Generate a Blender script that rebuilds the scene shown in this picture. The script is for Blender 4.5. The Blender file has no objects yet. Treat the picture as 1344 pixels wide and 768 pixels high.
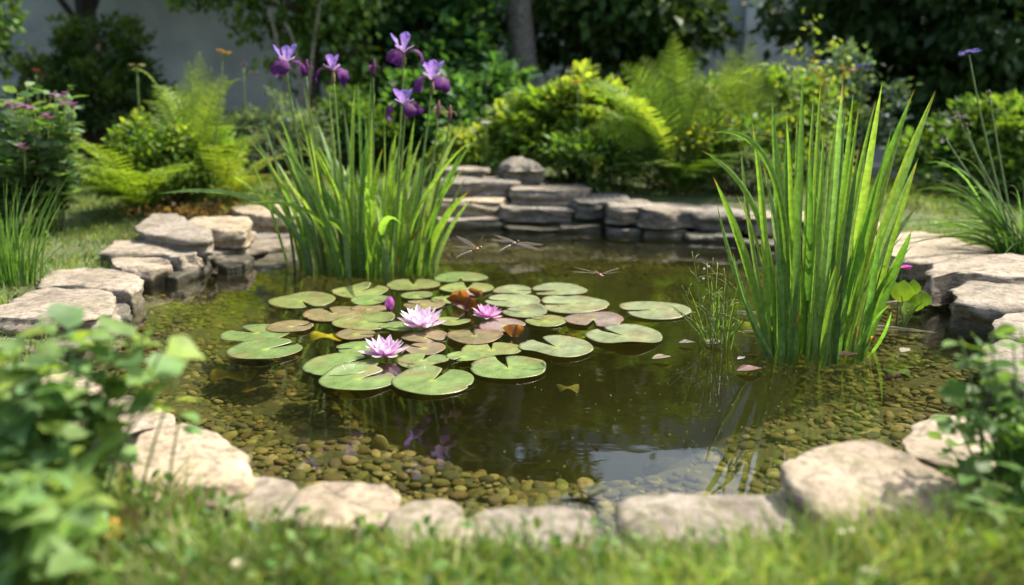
import bpy, math, random
import numpy as np
from mathutils import Vector, noise

# ------------------------------------------------------------------ camera, sky, sun, exposure
S = bpy.context.scene
COL = S.collection
H, F, PITCH = 0.8, 1100.0, math.radians(13.0)
cam = bpy.data.cameras.new('camera')
camo = bpy.data.objects.new('camera', cam); COL.objects.link(camo)
camo.location = (0, 0, H); camo.rotation_euler = (math.radians(77.0), 0, 0)
cam.sensor_width = 36; cam.lens = 36 * F / 1344; cam.clip_end = 500; cam.clip_start = .05
cam.dof.use_dof = True; cam.dof.focus_distance = 2.62; cam.dof.aperture_fstop = 1.35
S.camera = camo
SUN_AZ, SUN_EL = math.radians(66), math.radians(57)
W = bpy.data.worlds.new('World'); S.world = W; W.use_nodes = True
_k = W.node_tree.nodes.new('ShaderNodeTexSky'); _k.sky_type = 'NISHITA'; _k.sun_disc = False
_k.sun_elevation = SUN_EL; _k.sun_rotation = SUN_AZ; _k.dust_density = 5.0; _k.air_density = 1.3
W.node_tree.links.new(_k.outputs[0], W.node_tree.nodes['Background'].inputs[0])
W.node_tree.nodes['Background'].inputs[1].default_value = 0.15
sl = bpy.data.lights.new('sun', 'SUN'); slo = bpy.data.objects.new('sun', sl); COL.objects.link(slo)
sl.energy = 5.0; sl.angle = math.radians(0.5); sl.color = (1.0, .94, .84)
_sd = Vector((math.sin(SUN_AZ)*math.cos(SUN_EL), math.cos(SUN_AZ)*math.cos(SUN_EL), math.sin(SUN_EL)))
slo.rotation_euler = _sd.to_track_quat('Z', 'Y').to_euler()
S.view_settings.view_transform = 'Standard'; S.view_settings.look = 'None'
S.view_settings.exposure = 0.95; S.view_settings.gamma = 1
cy = S.cycles; cy.use_denoising = True
cy.max_bounces = 9; cy.diffuse_bounces = 5; cy.glossy_bounces = 3; cy.transmission_bounces = 5
cy.transparent_max_bounces = 10; cy.volume_bounces = 1
cy.caustics_reflective = False; cy.caustics_refractive = False; cy.sample_clamp_indirect = 6

rng = np.random.default_rng(7); random.seed(7)
U = rng.uniform; N_ = rng.normal
SP, CP = math.sin(PITCH), math.cos(PITCH)

def ray(px, py):
    x, u = px-672.0, 384.0-py
    return np.array([x, F*CP + u*SP, -F*SP + u*CP])
def at(px, py, z=0.0):
    d = ray(px, py); t = (z-H)/d[2]
    return np.array([0, 0, H]) + d*t
def pd(px, py, dep):
    return np.array([0, 0, H]) + ray(px, py)*(dep/F)
def py_at(px, py, y):                    # point on the ray at world y
    d = ray(px, py); return np.array([0, 0, H]) + d*(y/d[1])

# ------------------------------------------------------------------ object helpers
class MB:
    def __init__(s): s.V = []; s.F = []; s.C = []; s.n = 0
    def add(s, v, f, c):
        v = np.asarray(v, float).reshape(-1, 3); c = np.asarray(c, float)
        if c.ndim == 1: c = np.tile(c, (len(v), 1))
        s.V.append(v); s.C.append(c)
        for a in (f if isinstance(f, list) else [f]):
            a = np.asarray(a)
            if len(a): s.F.append(a + s.n)
        s.n += len(v)
    def build(s, name, mat, parent=None, smooth=True, loc=None):
        V = np.concatenate(s.V); C = np.concatenate(s.C)
        if loc is not None: V = V - np.asarray(loc)
        me = bpy.data.meshes.new(name)
        li = np.concatenate([a.ravel() for a in s.F]).astype(np.int32)
        tot = np.concatenate([np.full(len(a), a.shape[1]) for a in s.F]).astype(np.int32)
        st = np.concatenate([[0], np.cumsum(tot)[:-1]]).astype(np.int32)
        me.vertices.add(len(V)); me.loops.add(len(li)); me.polygons.add(len(tot))
        me.vertices.foreach_set('co', V.astype(np.float32).ravel())
        me.loops.foreach_set('vertex_index', li)
        me.polygons.foreach_set('loop_start', st)
        me.polygons.foreach_set('loop_total', tot)
        me.polygons.foreach_set('use_smooth', np.full(len(tot), smooth))
        me.update(calc_edges=True)
        at_ = me.color_attributes.new('col', 'FLOAT_COLOR', 'POINT')
        at_.data.foreach_set('color', np.hstack([np.clip(C, 0, 1), np.ones((len(C), 1))]).astype(np.float32).ravel())
        me.materials.append(mat)
        o = bpy.data.objects.new(name, me); COL.objects.link(o)
        if loc is not None: o.location = loc
        if parent is not None:
            o.parent = parent
            wl = np.zeros(3); q = parent
            while q is not None: wl = wl + np.array(q.location); q = q.parent
            o.location = (np.zeros(3) if loc is None else np.array(loc)) - wl
        return o

def tag(o, label, cat, group=None):
    o['label'] = label; o['category'] = cat
    if group: o['group'] = group
    return o
def struct(o): o['kind'] = 'structure'; return o
def stuff(o, label, cat): o['kind'] = 'stuff'; o['label'] = label; o['category'] = cat; return o
def thing(name, loc, label, cat, group=None):
    o = bpy.data.objects.new(name, None); COL.objects.link(o); o.location = loc; o.empty_display_size = .05
    return tag(o, label, cat, group)

# ------------------------------------------------------------------ materials
def newmat(name):
    m = bpy.data.materials.new(name); m.use_nodes = True
    nt = m.node_tree; nt.nodes.clear()
    out = nt.nodes.new('ShaderNodeOutputMaterial')
    return m, nt, out
def nd(nt, t, **kw):
    n = nt.nodes.new(t)
    for k, v in kw.items():
        if k.startswith('i_'):
            key = k[2:]; key = int(key) if key.isdigit() else key.replace('_', ' ')
            n.inputs[key].default_value = v
        else: setattr(n, k, v)
    return n
def mixc(nt, fac, a, b, mode='MIX'):
    m = nt.nodes.new('ShaderNodeMix'); m.data_type = 'RGBA'; m.blend_type = mode
    for sock, v in ((m.inputs[0], fac), (m.inputs[6], a), (m.inputs[7], b)):
        if hasattr(v, 'is_linked'): nt.links.new(v, sock)
        elif isinstance(v, (int, float)): sock.default_value = v
        else: sock.default_value = (*v, 1)
    return m.outputs[2]
def ramp(nt, src, stops):
    r = nt.nodes.new('ShaderNodeValToRGB'); el = r.color_ramp.elements
    while len(el) < len(stops): el.new(.5)
    for e, (p, c) in zip(el, stops):
        e.position = p; e.color = (*c, 1) if not isinstance(c, (int, float)) else (c, c, c, 1)
    nt.links.new(src, r.inputs[0]); return r.outputs[0]

def leafmat(name, trans=.4, rough=.45, spec=.35, nscale=30, tint=(1.35, 1.35, .5), bump=.0):
    m, nt, out = newmat(name); L = nt.links.new
    a = nd(nt, 'ShaderNodeAttribute', attribute_name='col')
    tc = nd(nt, 'ShaderNodeTexCoord')
    no = nd(nt, 'ShaderNodeTexNoise', i_Scale=nscale, i_Detail=3.0)
    L(tc.outputs['Object'], no.inputs['Vector'])
    r = ramp(nt, no.outputs[0], [(.3, .72), (.7, 1.25)])
    c = mixc(nt, 1.0, a.outputs['Color'], r, 'MULTIPLY')
    p = nd(nt, 'ShaderNodeBsdfPrincipled', i_Roughness=rough); p.inputs['Specular IOR Level'].default_value = spec
    L(c, p.inputs['Base Color'])
    if bump:
        b = nd(nt, 'ShaderNodeBump', i_Strength=bump, i_Distance=.002); L(no.outputs[0], b.inputs['Height']); L(b.outputs[0], p.inputs['Normal'])
    t = nd(nt, 'ShaderNodeBsdfTranslucent'); ct = mixc(nt, 1.0, c, tint, 'MULTIPLY'); L(ct, t.inputs['Color'])
    mx = nd(nt, 'ShaderNodeMixShader', i_0=trans); L(p.outputs[0], mx.inputs[1]); L(t.outputs[0], mx.inputs[2])
    L(mx.outputs[0], out.inputs[0]); return m

def stonemat(name, c1, c2, c3, rough=.85, wet=True):
    m, nt, out = newmat(name); L = nt.links.new
    tc = nd(nt, 'ShaderNodeTexCoord'); geo = nd(nt, 'ShaderNodeNewGeometry')
    mp = nd(nt, 'ShaderNodeMapping'); mp.inputs['Scale'].default_value = (1, 1, 2.6); L(geo.outputs['Position'], mp.inputs[0])
    n1 = nd(nt, 'ShaderNodeTexNoise', i_Scale=5.0, i_Detail=8.0, i_Roughness=.65, i_Distortion=.6); L(mp.outputs[0], n1.inputs['Vector'])
    n2 = nd(nt, 'ShaderNodeTexNoise', i_Scale=48.0, i_Detail=10.0, i_Roughness=.75); L(mp.outputs[0], n2.inputs['Vector'])
    n3 = nd(nt, 'ShaderNodeTexMusgrave') if False else nd(nt, 'ShaderNodeTexNoise', i_Scale=16.0, i_Detail=6.0, i_Roughness=.6, i_Distortion=1.4)
    L(mp.outputs[0], n3.inputs['Vector'])
    c = ramp(nt, n1.outputs[0], [(.32, c2), (.5, c1), (.68, c3)])
    oi = nd(nt, 'ShaderNodeObjectInfo'); c = mixc(nt, 1.0, c, ramp(nt, oi.outputs['Random'], [(0, (.68, .70, .74)), (.5, (.95, .93, .90)), (1, (1.18, 1.1, .98))]), 'MULTIPLY')
    c = mixc(nt, 1.0, c, ramp(nt, n2.outputs[0], [(.32, .42), (.5, 1.0), (.7, 1.3)]), 'MULTIPLY')
    c = mixc(nt, ramp(nt, n3.outputs[0], [(.52, 0), (.62, .6), (.66, 0.15)]), c, tuple(x*.38 for x in c2))
    # lichen / algae specks
    v = nd(nt, 'ShaderNodeTexNoise', i_Scale=9.0, i_Detail=12.0, i_Roughness=.8); L(geo.outputs['Position'], v.inputs['Vector'])
    c = mixc(nt, ramp(nt, v.outputs[0], [(.53, 0), (.64, .75)]), c, (.12, .12, .05))
    if wet:                                             # damp, algae-dark band at the water line (a stain)
        sx = nd(nt, 'ShaderNodeSeparateXYZ'); L(geo.outputs['Position'], sx.inputs[0])
        ad = nd(nt, 'ShaderNodeMath', operation='MULTIPLY_ADD', i_1=.06, i_2=-.03); L(n3.outputs[0], ad.inputs[0])
        sb = nd(nt, 'ShaderNodeMath', operation='SUBTRACT'); L(sx.outputs[2], sb.inputs[0]); L(ad.outputs[0], sb.inputs[1])
        wf = ramp(nt, sb.outputs[0], [(.0, .9), (.045, 0)])
        c = mixc(nt, wf, c, (.055, .05, .03))
    p = nd(nt, 'ShaderNodeBsdfPrincipled', i_Roughness=rough); p.inputs['Specular IOR Level'].default_value = .25
    L(c, p.inputs['Base Color'])
    b1 = nd(nt, 'ShaderNodeBump', i_Strength=.75, i_Distance=.01); L(n3.outputs[0], b1.inputs['Height'])
    b2 = nd(nt, 'ShaderNodeBump', i_Strength=.9, i_Distance=.005); L(n2.outputs[0], b2.inputs['Height']); L(b1.outputs[0], b2.inputs['Normal'])
    L(b2.outputs[0], p.inputs['Normal']); L(p.outputs[0], out.inputs[0]); return m

def plain(name, rough=.6, spec=.3, nscale=20, lo=.75, hi=1.25, bump=.3, bd=.004):
    m, nt, out = newmat(name); L = nt.links.new
    a = nd(nt, 'ShaderNodeAttribute', attribute_name='col'); geo = nd(nt, 'ShaderNodeNewGeometry')
    no = nd(nt, 'ShaderNodeTexNoise', i_Scale=nscale, i_Detail=6.0, i_Roughness=.65); L(geo.outputs['Position'], no.inputs['Vector'])
    c = mixc(nt, 1.0, a.outputs['Color'], ramp(nt, no.outputs[0], [(.3, lo), (.7, hi)]), 'MULTIPLY')
    p = nd(nt, 'ShaderNodeBsdfPrincipled', i_Roughness=rough); p.inputs['Specular IOR Level'].default_value = spec
    L(c, p.inputs['Base Color'])
    b = nd(nt, 'ShaderNodeBump', i_Strength=bump, i_Distance=bd); L(no.outputs[0], b.inputs['Height']); L(b.outputs[0], p.inputs['Normal'])
    L(p.outputs[0], out.inputs[0]); return m

def watermat():
    m, nt, out = newmat('pond_water'); L = nt.links.new
    geo = nd(nt, 'ShaderNodeNewGeometry')
    mp = nd(nt, 'ShaderNodeMapping'); mp.inputs['Scale'].default_value = (1, 1.6, 1); L(geo.outputs['Position'], mp.inputs[0])
    n1 = nd(nt, 'ShaderNodeTexNoise', i_Scale=5.0, i_Detail=2.0); L(mp.outputs[0], n1.inputs['Vector'])
    n2 = nd(nt, 'ShaderNodeTexNoise', i_Scale=26.0, i_Detail=1.0); L(mp.outputs[0], n2.inputs['Vector'])
    ad = nd(nt, 'ShaderNodeMath', operation='MULTIPLY_ADD', i_1=.12); L(n2.outputs[0], ad.inputs[0]); L(n1.outputs[0], ad.inputs[2])
    b = nd(nt, 'ShaderNodeBump', i_Strength=.16, i_Distance=.004); L(ad.outputs[0], b.inputs['Height'])
    fr = nd(nt, 'ShaderNodeFresnel'); ior = nd(nt, 'ShaderNodeMath', operation='MULTIPLY_ADD', i_1=1/1.8-1.8, i_2=1.8); L(geo.outputs['Backfacing'], ior.inputs[0]); L(ior.outputs[0], fr.inputs['IOR']); L(b.outputs[0], fr.inputs['Normal'])
    gl = nd(nt, 'ShaderNodeBsdfGlossy', i_Roughness=.012); L(b.outputs[0], gl.inputs['Normal'])
    tr = nd(nt, 'ShaderNodeBsdfTransparent'); tr.inputs[0].default_value = (.97, .98, .93, 1)
    mx = nd(nt, 'ShaderNodeMixShader'); L(fr.outputs[0], mx.inputs[0]); L(tr.outputs[0], mx.inputs[1]); L(gl.outputs[0], mx.inputs[2])
    L(mx.outputs[0], out.inputs[0])
    va = nd(nt, 'ShaderNodeVolumeAbsorption'); va.inputs[0].default_value = (.59, .59, .22, 1); va.inputs[1].default_value = 3.6
    vs = nd(nt, 'ShaderNodeVolumeScatter'); vs.inputs[0].default_value = (.40, .40, .20, 1); vs.inputs['Density'].default_value = .24; vs.inputs['Anisotropy'].default_value = .3
    av = nd(nt, 'ShaderNodeAddShader'); L(va.outputs[0], av.inputs[0]); L(vs.outputs[0], av.inputs[1]); L(av.outputs[0], out.inputs[1]); return m

def padmat():
    m, nt, out = newmat('lily_pad'); L = nt.links.new
    a = nd(nt, 'ShaderNodeAttribute', attribute_name='col'); tc = nd(nt, 'ShaderNodeTexCoord')
    sx = nd(nt, 'ShaderNodeSeparateXYZ'); L(tc.outputs['Object'], sx.inputs[0])
    an = nd(nt, 'ShaderNodeMath', operation='ARCTAN2'); L(sx.outputs[1], an.inputs[0]); L(sx.outputs[0], an.inputs[1])
    ln = nd(nt, 'ShaderNodeVectorMath', operation='LENGTH'); L(tc.outputs['Object'], ln.inputs[0])
    no = nd(nt, 'ShaderNodeTexNoise', i_Scale=22.0, i_Detail=5.0, i_Roughness=.65); L(tc.outputs['Object'], no.inputs['Vector'])
    s = nd(nt, 'ShaderNodeMath', operation='MULTIPLY_ADD', i_1=11.0); L(an.outputs[0], s.inputs[0])
    n5 = nd(nt, 'ShaderNodeMath', operation='MULTIPLY', i_1=2.2); L(no.outputs[0], n5.inputs[0]); L(n5.outputs[0], s.inputs[2])
    si = nd(nt, 'ShaderNodeMath', operation='SINE'); L(s.outputs[0], si.inputs[0])
    ab = nd(nt, 'ShaderNodeMath', operation='ABSOLUTE'); L(si.outputs[0], ab.inputs[0])
    vein = ramp(nt, ab.outputs[0], [(0, 1), (.16, 0)])
    oi = nd(nt, 'ShaderNodeObjectInfo')
    big = nd(nt, 'ShaderNodeTexNoise', i_Scale=14.0, i_Detail=3.0); 
    vo = nd(nt, 'ShaderNodeVectorMath', operation='ADD'); L(tc.outputs['Object'], vo.inputs[0]); L(oi.outputs['Location'], vo.inputs[1]); L(vo.outputs[0], big.inputs['Vector'])
    c = mixc(nt, 1.0, a.outputs['Color'], ramp(nt, big.outputs[0], [(.3, (.8, .78, .8)), (.7, (1.2, 1.15, 1.1))]), 'MULTIPLY')
    c = mixc(nt, 1.0, c, ramp(nt, no.outputs[0], [(.3, .82), (.7, 1.15)]), 'MULTIPLY')
    vf = nd(nt, 'ShaderNodeMath', operation='MULTIPLY', i_1=.42); L(vein, vf.inputs[0])
    c = mixc(nt, vf.outputs[0], c, (.22, .26, .09))
    sp = nd(nt, 'ShaderNodeTexNoise', i_Scale=90.0, i_Detail=2.0); L(vo.outputs[0], sp.inputs['Vector'])
    c = mixc(nt, ramp(nt, sp.outputs[0], [(.68, 0), (.72, .7)]), c, (.09, .05, .02))
    geo = nd(nt, 'ShaderNodeNewGeometry')
    c = mixc(nt, ramp(nt, ln.outputs['Value'], [(.0, .8), (.012, .5), (.02, 0)]), c, (.26, .3, .05))
    p = nd(nt, 'ShaderNodeBsdfPrincipled'); p.inputs['Specular IOR Level'].default_value = .5
    L(ramp(nt, no.outputs[0], [(.35, .26), (.7, .5)]), p.inputs['Roughness']); L(c, p.inputs['Base Color'])
    b = nd(nt, 'ShaderNodeBump', i_Strength=.35, i_Distance=.0015); L(vein, b.inputs['Height'])
    b2 = nd(nt, 'ShaderNodeBump', i_Strength=.5, i_Distance=.004); L(no.outputs[0], b2.inputs['Height']); L(b.outputs[0], b2.inputs['Normal'])
    L(b2.outputs[0], p.inputs['Normal']); L(p.outputs[0], out.inputs[0]); return m

M = {}
M['leaf'] = leafmat('leaf', .45, .48, .25, 30, (1.6, 1.55, .5))
M['blade'] = leafmat('blade_leaf', .5, .38, .4, 60, (1.25, 1.4, .5))
M['grass'] = leafmat('grass_blade', .4, .5, .25, 8)
M['crown'] = leafmat('crown_leaf', .3, .5, .3, 3)
M['petal'] = leafmat('petal', .4, .6, .12, 60, (1.05, 1.0, 1.2))
M['pad'] = padmat()
M['stem'] = plain('stem', .5, .3, 60)
M['bark'] = plain('bark', .9, .1, 25, .5, 1.5, .8, .03)
M['stone'] = stonemat('limestone', (.30, .255, .195), (.18, .15, .115), (.38, .335, .265))
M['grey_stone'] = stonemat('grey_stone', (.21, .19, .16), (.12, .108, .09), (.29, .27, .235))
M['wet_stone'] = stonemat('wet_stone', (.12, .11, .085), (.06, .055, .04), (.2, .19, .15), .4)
M['pebble'] = plain('pebble', .75, .2, 55, .6, 1.35, .4, .003)
M['insect'] = plain('insect_body', .35, .5, 300, .7, 1.3, .2, .0005)

# ------------------------------------------------------------------ pond outline and terrain
out_px = [(120,440),(150,400),(200,372),(262,340),(330,322),(400,306),(500,300),(590,297),(665,300),(745,303),(860,300),(960,309),
          (1060,318),(1150,338),(1205,365),(1240,395),(1290,420),(1345,450),(1370,490),(1330,560),(1240,605),(1120,680),(1000,705),
          (830,718),(690,724),(560,716),(420,690),(300,655),(190,590),(130,510)]
OUT = np.array([at(x, y)[:2] for x, y in out_px])
CEN = np.array([.25, 3.05])
def smooth_closed(P, n=180, k=2):
    d = np.r_[0, np.cumsum(np.linalg.norm(np.diff(np.vstack([P, P[:1]]), axis=0), axis=1))]
    t = np.linspace(0, d[-1], n, endpoint=False)
    Q = np.stack([np.interp(t, d, np.r_[P[:, i], P[0, i]]) for i in range(2)], 1)
    for _ in range(k): Q = (np.roll(Q, 1, 0) + 2*Q + np.roll(Q, -1, 0))/4
    return Q
OUTS = smooth_closed(OUT)
def sdist(P):                               # signed distance to the pond edge, positive inside
    P = np.atleast_2d(P)[:, :2]; A = OUTS; B = np.roll(OUTS, -1, 0)
    res = np.empty(len(P))
    for i0 in range(0, len(P), 4000):
        Q = P[i0:i0+4000]
        ab = B-A; t = np.clip(((Q[:, None]-A)*ab).sum(2)/(ab**2).sum(1), 0, 1)
        dd = np.linalg.norm(Q[:, None]-(A+t[..., None]*ab), axis=2).min(1)
        y = Q[:, 1][:, None]; x = Q[:, 0][:, None]
        cr = ((A[:, 1] > y) != (B[:, 1] > y)) & (x < (B[:, 0]-A[:, 0])*(y-A[:, 1])/(B[:, 1]-A[:, 1]+1e-12)+A[:, 0])
        ins = cr.sum(1) % 2 == 1
        res[i0:i0+4000] = np.where(ins, dd, -dd)
    return res
def sm(a, b, x):
    t = np.clip((x-a)/(b-a), 0, 1); return t*t*(3-2*t)
def bed_z(P):
    d = sdist(P); P = np.atleast_2d(P)
    z = -.04 - .05*sm(0, .18, d) - .05*sm(.15, .5, d) - .36*sm(.50, 1.15, d)
    return z + .02*np.sin(P[:, 0]*5.1)*np.cos(P[:, 1]*4.3)*sm(.05, .4, d)
def ground_far(P):
    P = np.atleast_2d(P); x, y = P[:, 0], P[:, 1]
    z = .055 + .11*sm(4.6, 5.6, y)*sm(3.4, 1.8, np.abs(x-.3)) + .035*sm(1.9, 1.4, y) + .05*sm(6, 9, y)
    return z + .012*np.sin(x*2.3+1)*np.cos(y*1.9)
def ground_z(P):
    P = np.atleast_2d(P); o = -sdist(P)
    return np.where(o < 0, -.05, -.05 + (ground_far(P)-.03+.05)*sm(.0, .16, o)) + .03*sm(.2, .4, o)

# ground sheet: rings around the pond out to the horizon
offs = [0, .03, .07, .12, .17, .23, .3, .4, .5, .65, .85, 1.1, 1.4, 1.8, 2.3, 3, 4, 5.5, 8, 12, 20, 40, 90, 250]
n = len(OUTS); nrm = np.roll(OUTS, -1, 0)-np.roll(OUTS, 1, 0); nrm = np.stack([nrm[:, 1], -nrm[:, 0]], 1)
nrm /= np.linalg.norm(nrm, axis=1)[:, None]
if ((OUTS-CEN)*nrm).sum() < 0: nrm = -nrm
rad = (OUTS-CEN); rad /= np.linalg.norm(rad, axis=1)[:, None]
gv = []
for o in offs:
    w = min(1, o/.5); dr = nrm*(1-w)+rad*w; dr /= np.linalg.norm(dr, axis=1)[:, None]
    P = OUTS + dr*o
    z = ground_z(P) if o < 20 else np.full(n, .14)
    if o == 0: z = np.full(n, -.06)
    gv.append(np.column_stack([P, z]))
R = len(offs); i = np.arange(n); fq = []
for r in range(R-1):
    fq.append(np.stack([r*n+i, r*n+(i+1) % n, (r+1)*n+(i+1) % n, (r+1)*n+i], 1))
mb = MB(); mb.add(np.vstack(gv), np.vstack(fq), (.1, .1, .1))
def groundmat():
    m, nt, out = newmat('soil_ground'); L = nt.links.new
    geo = nd(nt, 'ShaderNodeNewGeometry')
    n1 = nd(nt, 'ShaderNodeTexNoise', i_Scale=2.2, i_Detail=8.0, i_Roughness=.7); L(geo.outputs['Position'], n1.inputs['Vector'])
    n2 = nd(nt, 'ShaderNodeTexNoise', i_Scale=55.0, i_Detail=8.0, i_Roughness=.75); L(geo.outputs['Position'], n2.inputs['Vector'])
    c = ramp(nt, n1.outputs[0], [(.35, (.08, .075, .035)), (.5, (.08, .11, .035)), (.65, (.11, .15, .045))])
    c = mixc(nt, 1.0, c, ramp(nt, n2.outputs[0], [(.3, .4), (.7, 1.6)]), 'MULTIPLY')
    p = nd(nt, 'ShaderNodeBsdfPrincipled', i_Roughness=.95); L(c, p.inputs['Base Color'])
    b = nd(nt, 'ShaderNodeBump', i_Strength=.9, i_Distance=.02); L(n2.outputs[0], b.inputs['Height']); L(b.outputs[0], p.inputs['Normal'])
    L(p.outputs[0], out.inputs[0]); return m
struct(mb.build('ground', groundmat()))

# pond bed
gx = np.linspace(OUTS[:, 0].min()-.1, OUTS[:, 0].max()+.1, 170); gy = np.linspace(OUTS[:, 1].min()-.1, OUTS[:, 1].max()+.1, 190)
X, Y = np.meshgrid(gx, gy); P = np.column_stack([X.ravel(), Y.ravel()])
z = bed_z(P); dd = sdist(P); z = np.where(dd < -.03, -.16, z)
z = z + np.array([noise.noise((p[0]*7, p[1]*7, 0)) for p in P])*.018
nx_, ny_ = len(gx), len(gy)
a = (np.arange(ny_-1)[:, None]*nx_+np.arange(nx_-1)).ravel()
mb = MB(); mb.add(np.column_stack([P, z]), np.stack([a, a+1, a+nx_+1, a+nx_], 1), (.1, .1, .05))
def bedmat():
    m, nt, out = newmat('silt_bed'); L = nt.links.new
    geo = nd(nt, 'ShaderNodeNewGeometry')
    n1 = nd(nt, 'ShaderNodeTexNoise', i_Scale=3.0, i_Detail=7.0, i_Roughness=.6, i_Distortion=.8); L(geo.outputs['Position'], n1.inputs['Vector'])
    v = nd(nt, 'ShaderNodeTexVoronoi', i_Scale=24.0); L(geo.outputs['Position'], v.inputs['Vector'])
    c = ramp(nt, n1.outputs[0], [(.35, (.05, .05, .028)), (.5, (.09, .088, .042)), (.65, (.14, .132, .055))])
    c = mixc(nt, .5, c, ramp(nt, v.outputs[0], [(0, 1.15), (.6, .5)]), 'MULTIPLY')
    p = nd(nt, 'ShaderNodeBsdfPrincipled', i_Roughness=.95); L(c, p.inputs['Base Color'])
    b = nd(nt, 'ShaderNodeBump', i_Strength=.6, i_Distance=.02); L(n1.outputs[0], b.inputs['Height']); L(b.outputs[0], p.inputs['Normal'])
    L(p.outputs[0], out.inputs[0]); return m
struct(mb.build('pond_bed', bedmat()))

# water body: closed volume, its sides buried under the banks
WO = OUTS + nrm*.10
mb = MB(); k = len(WO)
mb.add(np.vstack([np.column_stack([WO, np.zeros(k)]), np.column_stack([WO, np.full(k, -.9)])]),
       [np.stack([np.arange(k), k+np.arange(k), k+(np.arange(k)+1) % k, (np.arange(k)+1) % k], 1), np.arange(k)[None, :], k+np.arange(k)[None, ::-1]], (1, 1, 1))
wob = struct(mb.build('water', watermat(), smooth=False))
import bmesh
_b = bmesh.new(); _b.from_mesh(wob.data); bmesh.ops.recalc_face_normals(_b, faces=_b.faces[:]); _b.to_mesh(wob.data); _b.free()

# ------------------------------------------------------------------ icosphere template, pebbles
def ico(sub):
    b = bmesh.new(); bmesh.ops.create_icosphere(b, subdivisions=sub, radius=1)
    v = np.array([x.co[:] for x in b.verts]); f = np.array([[q.index for q in x.verts] for x in b.faces]); b.free(); return v, f
IV, IF = ico(2)
def frames(fwd, up):
    fwd = fwd/np.linalg.norm(fwd, axis=1)[:, None]
    s = np.cross(fwd, up); s /= (np.linalg.norm(s, axis=1)[:, None]+1e-9)
    u = np.cross(s, fwd); return s, fwd, u
def scatter(mb, tv, tf, pos, fwd, up, sc, col, grad=None):
    """bake copies of a template: x = side, y = forward, z = up"""
    n, k = len(pos), len(tv)
    s, f, u = frames(fwd, up); sc = np.asarray(sc, float)
    if sc.ndim == 0: sc = np.full(n, sc)
    if sc.ndim == 1: sc = np.stack([sc]*3, 1)
    V = pos[:, None] + tv[None, :, 0:1]*s[:, None]*sc[:, None, 0:1] + tv[None, :, 1:2]*f[:, None]*sc[:, None, 1:2] + tv[None, :, 2:3]*u[:, None]*sc[:, None, 2:3]
    C = np.repeat(np.asarray(col)[:, None], k, 1)
    if grad is not None: C = C*grad[None, :, None] if np.ndim(grad) == 1 else C*grad[None]
    off = (np.arange(n)*k)[:, None, None]
    fs = [ (np.asarray(q)[None]+off).reshape(-1, np.asarray(q).shape[1]) for q in (tf if isinstance(tf, list) else [tf])]
    mb.add(V.reshape(-1, 3), fs, C.reshape(-1, 3))
def rnd_dirs(n, up=0.0):
    v = N_(size=(n, 3)); v[:, 2] += up; return v/np.linalg.norm(v, axis=1)[:, None]
def jitter(base, n, amt=.25, hue=.08):
    b = np.asarray(base, float)
    if b.ndim == 1: b = np.tile(b, (n, 1))
    return b*(1+U(-amt, amt, (n, 1)))*(1+U(-hue, hue, (n, 3)))
def pick(cols, n, p=None):
    return np.asarray(cols, float)[rng.choice(len(cols), n, p=p)]

def pebbles():
    mb = MB(); cand = np.column_stack([U(gx[0], gx[-1], 60000), U(gy[0], gy[-1], 60000)])
    d = sdist(cand); keep = (d > -.05) & (U(size=len(d)) < 1-sm(.42, .85, d+.12*np.sin(cand[:, 0]*3)+.06*np.sin(cand[:, 1]*9)))
    cand = cand[keep]; size = .006+.012*U(size=len(cand))**2.6; size *= 1+.35*(cand[:, 1] < 2.2)*U(size=len(cand))
    grid = {}; sel = []
    for j in np.argsort(-size):
        c = cand[j]; key = (int(c[0]//.06), int(c[1]//.06)); ok = True
        for ax in (-1, 0, 1):
            for ay in (-1, 0, 1):
                for q in grid.get((key[0]+ax, key[1]+ay), ()):
                    if (cand[q][0]-c[0])**2+(cand[q][1]-c[1])**2 < (.82*(size[q]+size[j]))**2: ok = False; break
                if not ok: break
            if not ok: break
        if ok: grid.setdefault(key, []).append(j); sel.append(j)
    sel = np.array(sel); P = cand[sel]; s = size[sel]; n = len(P)
    z = bed_z(P)+s*.25
    a = U(0, 6.28, n); fwd = np.stack([np.cos(a), np.sin(a), N_(size=n)*.15], 1); up = np.tile([0, 0, 1.], (n, 1))+N_(size=(n, 3))*.15
    col = jitter(pick([(.145, .128, .05), (.18, .155, .068), (.10, .09, .035), (.22, .18, .095), (.125, .09, .045), (.085, .075, .05)], n), n, .25)
    shp = IV*(1+.10*np.sin(IV[:, [1, 2, 0]]*2.5))
    scatter(mb, shp, IF, np.column_stack([P, z]), fwd, up, np.stack([s*U(.75, 1.1, n), s*U(1.0, 1.5, n), s*U(.35, .6, n)], 1), col)
    stuff(mb.build('pebbles', M['pebble']), 'rounded algae brown pebbles covering the shallow pond shelf', 'pebbles'); return n
print('pebbles', pebbles())

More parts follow.
